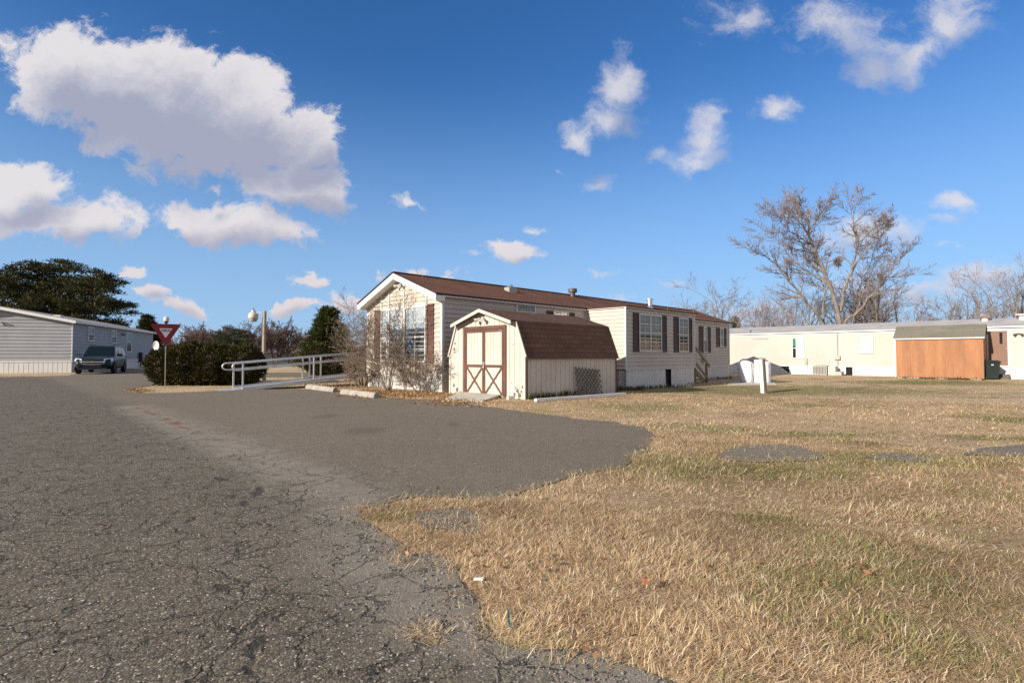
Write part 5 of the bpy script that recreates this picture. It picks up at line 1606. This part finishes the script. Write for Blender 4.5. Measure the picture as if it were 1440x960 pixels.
# ================================================================ bare trees
def sprout(mb, p, d, L, r, lvl, maxl, q, rg):
    """One branch and, recursively, its side branches."""
    n = max(3, min(9, int(L / q['seg'][min(lvl, len(q['seg']) - 1)])))
    pts, rad, dirs = [p], [r], [d]
    cur = p.copy(); dd = d.copy()
    for i in range(n):
        dd = (dd + Vector((rg.gauss(0, 1), rg.gauss(0, 1), rg.gauss(0, .8))) * q['wander'] + Vector((0, 0, q['up']))).normalized()
        cur = cur + dd * (L / n); pts.append(cur.copy()); dirs.append(dd.copy())
        rad.append(max(q['rmin'], r * (1 - (1 - q['taper']) * (i + 1) / n)))
    mb[0 if lvl <= q['trunk_lvl'] else 1].tube(pts, rad, (7, 5, 4, 3, 3, 3, 3)[lvl], cap=False)
    if lvl < maxl: kids(mb, pts, rad, dirs, L, lvl, maxl, q, rg)


def kids(mb, pts, rad, dirs, L, lvl, maxl, q, rg):
    cnt = q['kids'][min(lvl, len(q['kids']) - 1)]
    n = len(pts) - 1
    for k in range(cnt):
        t = q['start'] + (1 - q['start']) * (k + rg.random()) / cnt
        i = min(n, max(1, int(round(t * n))))
        d = dirs[i]; ax = d.orthogonal().normalized()
        ax = Matrix.Rotation(rg.random() * 6.283, 3, d) @ ax
        nd = (Matrix.Rotation(R(rg.uniform(*q['angle'])), 3, ax) @ d).normalized()
        if nd.z < -.1: nd.z *= .3; nd.normalize()
        sprout(mb, pts[i].copy(), nd, L * rg.uniform(*q['ratio']) * (1.15 - .45 * t), max(q['rmin'], rad[i] * rg.uniform(.5, .7)), lvl + 1, maxl, q, rg)


TREEQ = dict(seg=[.8, .6, .4, .3], wander=.10, up=.045, taper=.35, rmin=.011, trunk_lvl=1, kids=[5, 5, 4, 3], start=.3, angle=(22, 52), ratio=(.45, .68))


def finish_tree(t, mb, mats=('bark', 'twig')):
    mb[0].build('trunk', M[mats[0]], t, True, recalc=False)
    if mb[1].v: mb[1].build('crown', M[mats[1]], t, False, recalc=False)


# the big spreading maple behind the cream trailer: limbs traced, then grown
rg = random.Random(4)
BY = 50
LIMBS = [
    ([(1181, 530), (1181, 480), (1180, 452), (1171, 411), (1153, 371), (1137, 331), (1135, 310), (1122, 288)], .36, 0),
    ([(1174, 530), (1168, 490), (1156, 452), (1138, 428), (1125, 415), (1105, 386), (1085, 366), (1056, 352)], .25, -1.5),
    ([(1166, 402), (1150, 388), (1128, 378), (1112, 362), (1095, 340), (1072, 322)], .13, 2.0),
    ([(1181, 440), (1186, 412), (1196, 384), (1203, 358), (1207, 342), (1200, 315), (1197, 296), (1204, 278)], .2, 1.0),
    ([(1207, 344), (1216, 332), (1228, 323), (1246, 312)], .09, 1.6),
    ([(1186, 530), (1188, 470), (1190, 450), (1206, 438), (1228, 412), (1246, 392), (1262, 374), (1271, 358)], .22, -2.0),
    ([(1138, 331), (1148, 318), (1158, 304), (1165, 284)], .08, -.5),
    ([(1160, 530), (1159, 470), (1158, 430), (1159, 405), (1148, 372), (1143, 350)], .16, 3.5),
    ([(1137, 333), (1128, 318), (1116, 300), (1112, 282)], .08, 1.5),
    ([(1190, 530), (1195, 470), (1206, 430), (1220, 395), (1229, 352), (1240, 330)], .12, 4.5),
    ([(1153, 371), (1140, 352), (1118, 330), (1100, 312), (1092, 300)], .09, -3),
]
x0, y0, _ = at(1178, 500, BY)
big = thing('bare_tree', 'tall spreading bare tree with many ascending limbs behind the cream trailer', 'tree', (x0, y0, float(gz(x0, y0)) - .2))
mb = [MB(), MB()]
O = Vector(big.location)
q1 = dict(TREEQ, seg=[.8, .45, .35, .3], kids=[20, 10, 6, 4], start=.28, angle=(25, 58), ratio=(.30, .50), rmin=.010, up=.05, trunk_lvl=0, taper=.4)
for pl, r, dep in LIMBS:
    pts = []
    for i, (u, v) in enumerate(pl):
        k = i / (len(pl) - 1)
        pts.append(Vector(at(u, v, BY + dep * k)) - O)
    sm = []
    for a, b in zip(pts[:-1], pts[1:]):
        for k in range(3): sm.append(a.lerp(b, k / 3) + Vector((rg.gauss(0, .05), rg.gauss(0, .12), rg.gauss(0, .05))))
    sm.append(pts[-1])
    n = len(sm) - 1
    rad = [max(.022, r * .74 * (1 - .84 * i / n)) for i in range(n + 1)]
    dirs = [(sm[min(i + 1, n)] - sm[max(0, i - 1)]).normalized() for i in range(n + 1)]
    mb[0].tube(sm, rad, 8, cap=False)
    # grow from the part above the roofline only
    lo = next((i for i, s_ in enumerate(sm) if s_.z > 4.5), 0)
    Lb = sum((sm[i + 1] - sm[i]).length for i in range(lo, n))
    kids(mb, sm[lo:], rad[lo:], dirs[lo:], min(Lb, 5.8), 0, 3, q1, rg)
    sprout(mb, sm[-1].copy(), dirs[-1], 1.6, .03, 1, 3, q1, rg)
finish_tree(big, mb)
xn, yn, zn = at(1178, 369, BY + .3)
w = MB()
for k in range(130):
    c = Vector((rnd.gauss(0, .17), rnd.gauss(0, .15), rnd.gauss(0, .19))); d = Vector((rnd.gauss(0, 1), rnd.gauss(0, 1), rnd.gauss(0, 1))).normalized() * .22
    w.bar(c - d, c + d, .05, .03)
nst = w.build('squirrel_nest', M['bark']); nst.location = (xn, yn, zn); tag(nst, 'dark clump of a nest lodged high in the big bare tree', 'nest')


def bare_proto(name, label, hgt, seed, stems=1, spread=.25, q=None, mats=('bark', 'twig'), group=None, maxl=4, fork=.22):
    rg = random.Random(seed); q = q or TREEQ
    t = thing(name, label, 'tree', (0, 0, 0), 0, group)
    mb = [MB(), MB()]
    for s_ in range(stems):
        a = rg.random() * 6.28
        d = Vector((math.cos(a) * spread, math.sin(a) * spread, 1)).normalized() if stems > 1 else Vector((rg.gauss(0, .04), rg.gauss(0, .04), 1)).normalized()
        sprout(mb, Vector((math.cos(a) * .15, math.sin(a) * .15, -.2)), d, hgt * rg.uniform(.62, .8), hgt * .020 / (1 if stems == 1 else 1.3), 0, maxl, q, rg)
    finish_tree(t, mb, mats)
    return t


def put_tree(proto, used, label, u, Y, vtop, hgt, rz, group=None):
    t = proto if not used[0] else copy_thing(proto)
    used[0] = True
    x, y, _ = at(u, 500, Y); g_ = float(gz(x, y))
    ztop = at(u, vtop, Y)[2]
    s_ = (ztop - g_) / hgt
    t.location = (x, y, g_); t.rotation_euler = (0, 0, rz); t.scale = (s_, s_, s_)
    t['label'] = label
    if group: t['group'] = group
    return t


pA = bare_proto('bare_tree', 'x', 10, 21, 3, .22, dict(TREEQ, rmin=.010)); uA = [False]
pB = bare_proto('bare_tree', 'x', 10, 33, 1, .2, dict(TREEQ, rmin=.010, kids=[9, 6, 4, 3], start=.25)); uB = [False]
pC = bare_proto('bare_tree', 'x', 10, 58, 4, .38, dict(TREEQ, rmin=.010, kids=[5, 5, 4, 3], up=.06)); uC = [False]
GR = 'bare trees behind the cream trailer'
for pr, us, u, Y, vt, rz, lab in (
        (pA, uA, 1013, 52, 390, .4, 'bare forked tree just past the far end of the long cream home'),
        (pB, uB, 958, 66, 402, 1.1, 'thin bare tree poking up over the brown roof'),
        (pC, uC, 1060, 70, 415, 2.0, 'low bare tree between the forked tree and the tall spreading tree'),
        (pC, uC, 1132, 56, 392, 4.0, 'bare tree standing in front of the left limbs of the tall tree'),
        (pB, uB, 1108, 60, 405, 5.0, 'slender bare tree under the left limbs of the tall tree'),
        (pA, uA, 1222, 55, 375, 3.0, 'bare tree just right of the trunks of the tall tree'),
        (pC, uC, 1262, 54, 372, 5.6, 'bushy bare tree right of the tall spreading tree'),
        (pB, uB, 1247, 68, 395, .2, 'thin bare tree behind the bushy one beside the tall tree'),
        (pB, uB, 1322, 58, 388, 2.6, 'narrow bare tree alone above the orange shed'),
        (pA, uA, 1391, 52, 378, .9, 'bare tree over the brown trailer door'),
        (pC, uC, 1425, 48, 368, 2.9, 'wide bare tree over the right end of the trailer'),
        (pB, uB, 1358, 80, 420, 4.4, 'faint thin bare tree between the orange shed and trailer vent'),
        (pA, uA, 1290, 75, 418, 5.2, 'low bare tree behind the left end of the orange shed roof'),
        (pC, uC, 1195, 62, 402, .5, 'dense low bare tree behind the trunks of the tall tree')):
    put_tree(pr, us, lab, u, Y, vt, 10, rz, GR)

# far brown trees left of the house
qf = dict(TREEQ, rmin=.035, kids=[8, 6, 5, 3], start=.2, wander=.12)
pF = bare_proto('far_tree', 'x', 9, 71, 3, .4, qf, ('twig_far', 'twig_far')); uF = [False]
pG = bare_proto('far_tree', 'x', 9, 77, 1, .2, dict(qf, kids=[12, 6, 5, 3], start=.15), ('twig_far', 'twig_far')); uG = [False]
GF = 'far brown trees beyond the hedge'
for pr, us, u, Y, vt, rz, lab in (
        (pF, uF, 262, 105, 461, .3, 'far brown bare tree at the left over the hedge'),
        (pG, uG, 283, 120, 457, 1.2, 'far brown bare tree over the middle of the hedge'),
        (pF, uF, 304, 112, 460, 2.2, 'far brown bare tree just left of the far green pine'),
        (pF, uF, 345, 118, 462, 4.0, 'far brown bare tree just left of the street light'),
        (pG, uG, 356, 105, 456, 3.0, 'far brown bare tree under the street light lantern'),
        (pG, uG, 371, 128, 458, 5.0, 'far brown bare tree hidden behind the street light pole'),
        (pF, uF, 386, 110, 460, 5.4, 'far brown bare tree just right of the street light pole'),
        (pG, uG, 405, 112, 450, .9, 'far bare tree with the highest top above the white sedan'),
        (pF, uF, 424, 122, 464, 1.7, 'far brown bare tree between the tall one and the cedar'),
        (pG, uG, 240, 130, 468, 2.4, 'far low bare tree right behind the yield sign')):
    put_tree(pr, us, lab, u, Y, vt, 9, rz, GF)


# ================================================================ evergreens: many needle sprays round limbs
nr = np.random.default_rng(8)


def sprays(name, pos, direc, length, width, cols, parent, jitter=.5):
    """A blade-shaped spray at every position."""
    n = len(pos)
    d = direc + nr.normal(0, jitter, (n, 3)); d /= np.linalg.norm(d, axis=1, keepdims=True) + 1e-9
    sde = np.cross(d, nr.normal(0, 1, (n, 3))); sde /= np.linalg.norm(sde, axis=1, keepdims=True) + 1e-9
    L = (length * (.6 + .8 * nr.random(n)))[:, None]; w_ = (width * (.6 + .8 * nr.random(n)))[:, None]
    V = np.stack([pos - sde * w_ * .25, pos + d * L * .55 - sde * w_ * .5, pos + d * L, pos + d * L * .55 + sde * w_ * .5], 1)
    f = np.arange(n)[:, None] * 4 + np.arange(4)
    k = nr.random(n)[:, None]
    c = np.array(cols[0]) * (1 - k) + np.array(cols[1]) * k
    c = c * (.7 + .6 * nr.random(n))[:, None]
    return mesh_np(name, V.reshape(-1, 3), [f], M['needles'] if 'leaf' not in name else M['leaf'], np.repeat(c, 4, 0), parent)


def pine(label, u, Y, vtop, wid, seed, group=None, base=.12, flat=True, cols=((.020, .028, .009), (.085, .076, .026)), name='pine_tree', dens=1.0, lean=0.0):
    rg = random.Random(seed)
    x, y, _ = at(u, 500, Y); g_ = float(gz(x, y)); hgt = at(u, vtop, Y)[2] - g_
    t = thing(name, label, 'tree', (x, y, g_), 0, group)
    w = MB(); w.tube([(0, 0, -.2), (.05 + lean * .3, 0, hgt * .4), (lean * .8, 0, hgt * .96)], [hgt * .022, hgt * .015, .03], 8)
    tr_ = w.build('trunk', M['pine_bark'], t, True)
    lb = MB(); P, D = [], []
    z = hgt * base
    while z < hgt * .98:
        k = (z / hgt - base) / (1 - base)
        prof = (math.sin(math.pi * min(1, (k * .86 + .18))) ** .7) if flat else (1 - k) ** 1.0 + .04
        nb = 6 if flat else 8
        for b in range(nb):
            a = rg.random() * 6.283
            L = wid / 2 * prof * rg.uniform(.6, 1.12) + .15
            d = Vector((math.cos(a), math.sin(a), rg.uniform(.0, .35) if flat else rg.uniform(-.05, .25)))
            p0 = Vector((lean * .8 * z / hgt, 0, z)); pts = []
            for i in range(6):
                s_ = i / 5; pts.append(p0 + d * L * s_ + Vector((0, 0, (-.16 if flat else -.10) * L * s_ * s_ + (.10 * L * s_ ** 3))))
            lb.tube(pts, [.05 * (1 - .8 * i / 5) * hgt / 10 + .008 for i in range(6)], 4, cap=False)
            m_ = int(L * (60 if flat else 75) * dens)
            for _ in range(m_):
                s_ = .25 + .75 * rg.random() ** .7; i = min(4, int(s_ * 5)); f = s_ * 5 - i
                c = pts[i].lerp(pts[min(5, i + 1)], f)
                sp = (.22 + .16 * L * (1 - s_)) * (1 if flat else .8)
                off = Vector((rg.gauss(0, sp), rg.gauss(0, sp), rg.gauss(0, sp * .38)))
                P.append(c + off); dv = d * .8 + off.normalized() * .7 + Vector((0, 0, .35)); D.append(dv.normalized())
        z += hgt * (.045 if flat else .03) * rg.uniform(.7, 1.3)
    lb.build('limbs', M['pine_bark'], t, False, recalc=False)
    P = np.array([tuple(p) for p in P]); D = np.array([tuple(p) for p in D])
    sprays('crown', P, D, .34 if flat else .26, .10 if flat else .09, cols, t)
    return t


GP = 'pines behind the grey home'
pine('dark pine at the far left behind the grey home roof', 22, 56, 366, 11, 3, GP, lean=.3)
pine('tallest dark pine behind the grey home with a broad crown', 82, 58, 361, 13, 5, GP)
pine('dark pine with drooping boughs reaching right over the parked car', 130, 55, 374, 6.6, 9, GP, lean=.3)
pine('small dark evergreen peeking past the end of the grey home', 207, 70, 441, 5.5, 12, None, .1, False, name='evergreen_tree')
pine('bushy cone shaped cedar behind the ramp and clipped yew', 462, 42, 433, 4.3, 14, None, .05, False, ((.028, .042, .012), (.085, .088, .024)), 'cedar_tree', 1.9)
pine('far dark green pine over the right end of the hedge', 322, 100, 458, 7.5, 17, None, .1, True, ((.03, .045, .02), (.07, .08, .035)), dens=.6)
pine('tiny dark evergreen beyond the end of the brown roof', 1034, 75, 444, 3, 19, None, .05, False, dens=.5, name='evergreen_tree')


def hedge(name, label, blobs, n, loc, cols, cat='hedge', L=.12, Wd=.05):
    """A clipped evergreen: sprays through the outer part of overlapping mounds round an added solid dark core."""
    t = thing(name, label, cat, loc)
    P, D = [], []
    vol = [b[3] * b[4] * b[5] for b in blobs]; tot = sum(vol)
    for (cx, cy, cz, rx, ry, rz), v_ in zip(blobs, vol):
        m_ = int(n * v_ / tot)
        d = nr.normal(0, 1, (m_, 3)); d /= np.linalg.norm(d, axis=1, keepdims=True)
        lump = .78 + .44 * fbm(d[:, 0] * 3 + cx * 3 + 9, d[:, 2] * 3 + d[:, 1] * 2.2 + cy + 5, 77, 3)
        rr = (.80 + .22 * nr.random(m_) ** .6) * lump
        p = d * rr[:, None] * np.array([rx, ry, rz]) + np.array([cx, cy, cz])
        k = p[:, 2] > .04
        P.append(p[k]); D.append((d + np.array([0, 0, .55]))[k])
    P = np.concatenate(P); D = np.concatenate(D)
    # keep what lies outside the other mounds' hearts
    k = np.ones(len(P), bool)
    for cx, cy, cz, rx, ry, rz in blobs: k &= (((P - np.array([cx, cy, cz])) / np.array([rx, ry, rz])) ** 2).sum(1) > .5
    sprays('foliage', P[k], D[k], L, Wd, cols, t, .45)
    w = MB()
    for cx, cy, cz, rx, ry, rz in blobs:
        w.lathe([(max(.02, .74 * math.sin(math.pi * j / 8)), -.74 * math.cos(math.pi * j / 8)) for j in range(9)], 14, fn=lambda a, b, c: (cx + a * rx, cy + b * ry, max(.06, cz + c * rz)))
    w.build('light_block_core', M['pine_bark'], t, True)  # solid core in place of stems, added to stop light passing through
    return t


YEW = ((.012, .015, .004), (.085, .068, .020))
hedge('yew_hedge', 'wide dark clipped yew hedge between the yield sign and the ramp', [(-1.45, 0, .72, .75, .9, .76), (-.6, -.1, .76, .9, 1.0, .80), (.35, -.05, .76, .95, 1.0, .80), (1.2, .1, .74, .85, .9, .78), (-1.3, .9, .8, .85, .9, .76), (-.2, 1.0, .8, 1.0, .9, .78), (.55, 1.0, .78, .8, .8, .76)], 52000, (-12.0, 20.8, 0), YEW)
hx, hy, _ = gp(470, 530)
hedge('yew_shrub', 'rounded dark yew shrub beyond the ramp under the cedar', [(-.75, 0, .95, .85, .9, .85), (.2, 0, .85, 1.0, .9, .95), (.9, .4, .8, .8, .8, .8)], 22000, (hx, hy, 0), YEW, 'shrub')


# ================================================================ bare shrubs
def shrub(name, label, u, v, hgt, stems, spread, seed, leaves=0, cat='bush', q=None, cone=(0, 6.28), tint=((.10, .065, .04), (.34, .27, .20)), Y=None, lsz=.028):
    rg = random.Random(seed)
    x, y, _ = gp(u, v) if Y is None else at(u, v, Y)
    t = thing(name, label, cat, (x, y, 0))
    q = q or dict(seg=[.25, .2, .14, .1], wander=.13, up=.04, taper=.4, rmin=.0035, trunk_lvl=0, kids=[9, 6, 4, 3], start=.18, angle=(20, 55), ratio=(.32, .55))
    mb = [MB(), MB()]
    for k in range(stems):
        a = cone[0] + (cone[1] - cone[0]) * (k + rg.random()) / stems
        s_ = spread * rg.uniform(.35, 1.15)
        sprout(mb, Vector((math.cos(a) * .10, math.sin(a) * .10, -.05)), Vector((math.cos(a) * s_, math.sin(a) * s_, 1)).normalized(), hgt * rg.uniform(.6, 1.05), rg.uniform(.009, .017), 0, 3, q, rg)
    mb[0].build('stems', M['bush_twig'], t, True, recalc=False)
    tw = np.array(mb[1].v)
    mb[1].build('twigs', M['bush_twig'], t, False, recalc=False)
    if leaves:
        P = tw[nr.integers(0, len(tw), leaves)]
        sprays('dry_leaf_scatter', P, nr.normal(0, 1, (leaves, 3)), lsz, lsz * .62, tint, t, 1.0)
    return t


shrub('bare_bush', 'tall twiggy bare bush fanning up across the gable window', 548, 549, 3.0, 15, .52, 2, 4200, cone=(1.2, 5.2))
shrub('bare_bush', 'lower dense bare bush in front of the right half of the gable', 592, 551, 1.55, 15, .9, 6, 4200)
shrub('bare_bush', 'bare bush half behind the left corner of the gable by the ramp', 511, 541, 2.4, 11, .42, 10, 2600, tint=((.12, .07, .045), (.22, .13, .09)))
shrub('bare_bush', 'low brown bush beside the upper part of the ramp', 508, 545, 1.2, 10, .7, 13, 2600, tint=((.12, .07, .03), (.24, .14, .06)))

# leaf litter
def litter(name, label, patches, n, size, cols):
    X = []
    for u, v, su, sv, w_ in patches:
        for _ in range(int(n * w_)):
            q = gp(rnd.gauss(u, su), max(520, rnd.gauss(v, sv))); X.append((q[0], q[1], q[2] + .02 + rnd.random() * .03))
    P = np.array(X)
    D = nr.normal(0, 1, (len(P), 3)); D[:, 2] *= .25
    return tag(sprays(name, P, D, size, size * .6, cols, None, .2), label, 'leaf litter', kind='stuff')


litter('fallen_leaf_litter', 'brown fallen leaves drifted under the bushes and along the kerb grass', [(575, 556, 45, 2.5, .4), (520, 552, 18, 3, .2), (195, 550, 9, 1.2, .12), (640, 566, 25, 3, .14), (480, 543, 25, 2, .14)], 3800, .055, ((.16, .075, .03), (.40, .25, .13)))
litter('fallen_leaf_litter', 'scattered dry leaves lying in the lawn grass', [(1000, 780, 220, 90, .6), (700, 760, 90, 40, .4)], 170, .035, ((.22, .10, .05), (.42, .27, .16)))

# weeds against the long home's skirting
P = []
for u0, v0, u1, v1, n in ((742, 562.3, 868, 551.2, 900), (868, 551, 905, 549, 320), (905, 548, 975, 544, 140), (1000, 535, 1030, 533, 120), (1258, 533, 1385, 535, 120)):
    for _ in range(n):
        k = rnd.random(); P.append(gp(u0 + (u1 - u0) * k + rnd.gauss(0, 1), v0 + (v1 - v0) * k + rnd.gauss(0, .35) - .6))
P = np.array(P)
D = np.tile(np.array([0, 0, 1.0]), (len(P), 1))
tag(sprays('wall_weeds', P, D, .17, .03, ((.05, .055, .02), (.16, .14, .06)), None, .35), 'dark weeds growing along the foot of the sheds and skirting', 'weeds', kind='stuff')

# woods on the horizon
n = 60000
th = R(-60) + R(125) * nr.random(n); rr = 190 + 70 * nr.random(n)
X, Y_ = rr * np.sin(th), rr * np.cos(th)
hh = 3.5 + 4.5 * fbm(th * 26, th * 0 + 3, 5, 4) + 1.5 * (fbm(th * 130, th * 0 + 9, 6, 2) - .5)
Z = -1.6 + hh * nr.random(n) ** .8
tag(sprays('far_woods', np.stack([X, Y_, Z], -1), np.tile(np.array([0, 0, 1.0]), (n, 1)), 1.5, .24, ((.075, .05, .04), (.15, .105, .085)), None, .55), 'far brown winter woods along the horizon', 'woods', kind='stuff')
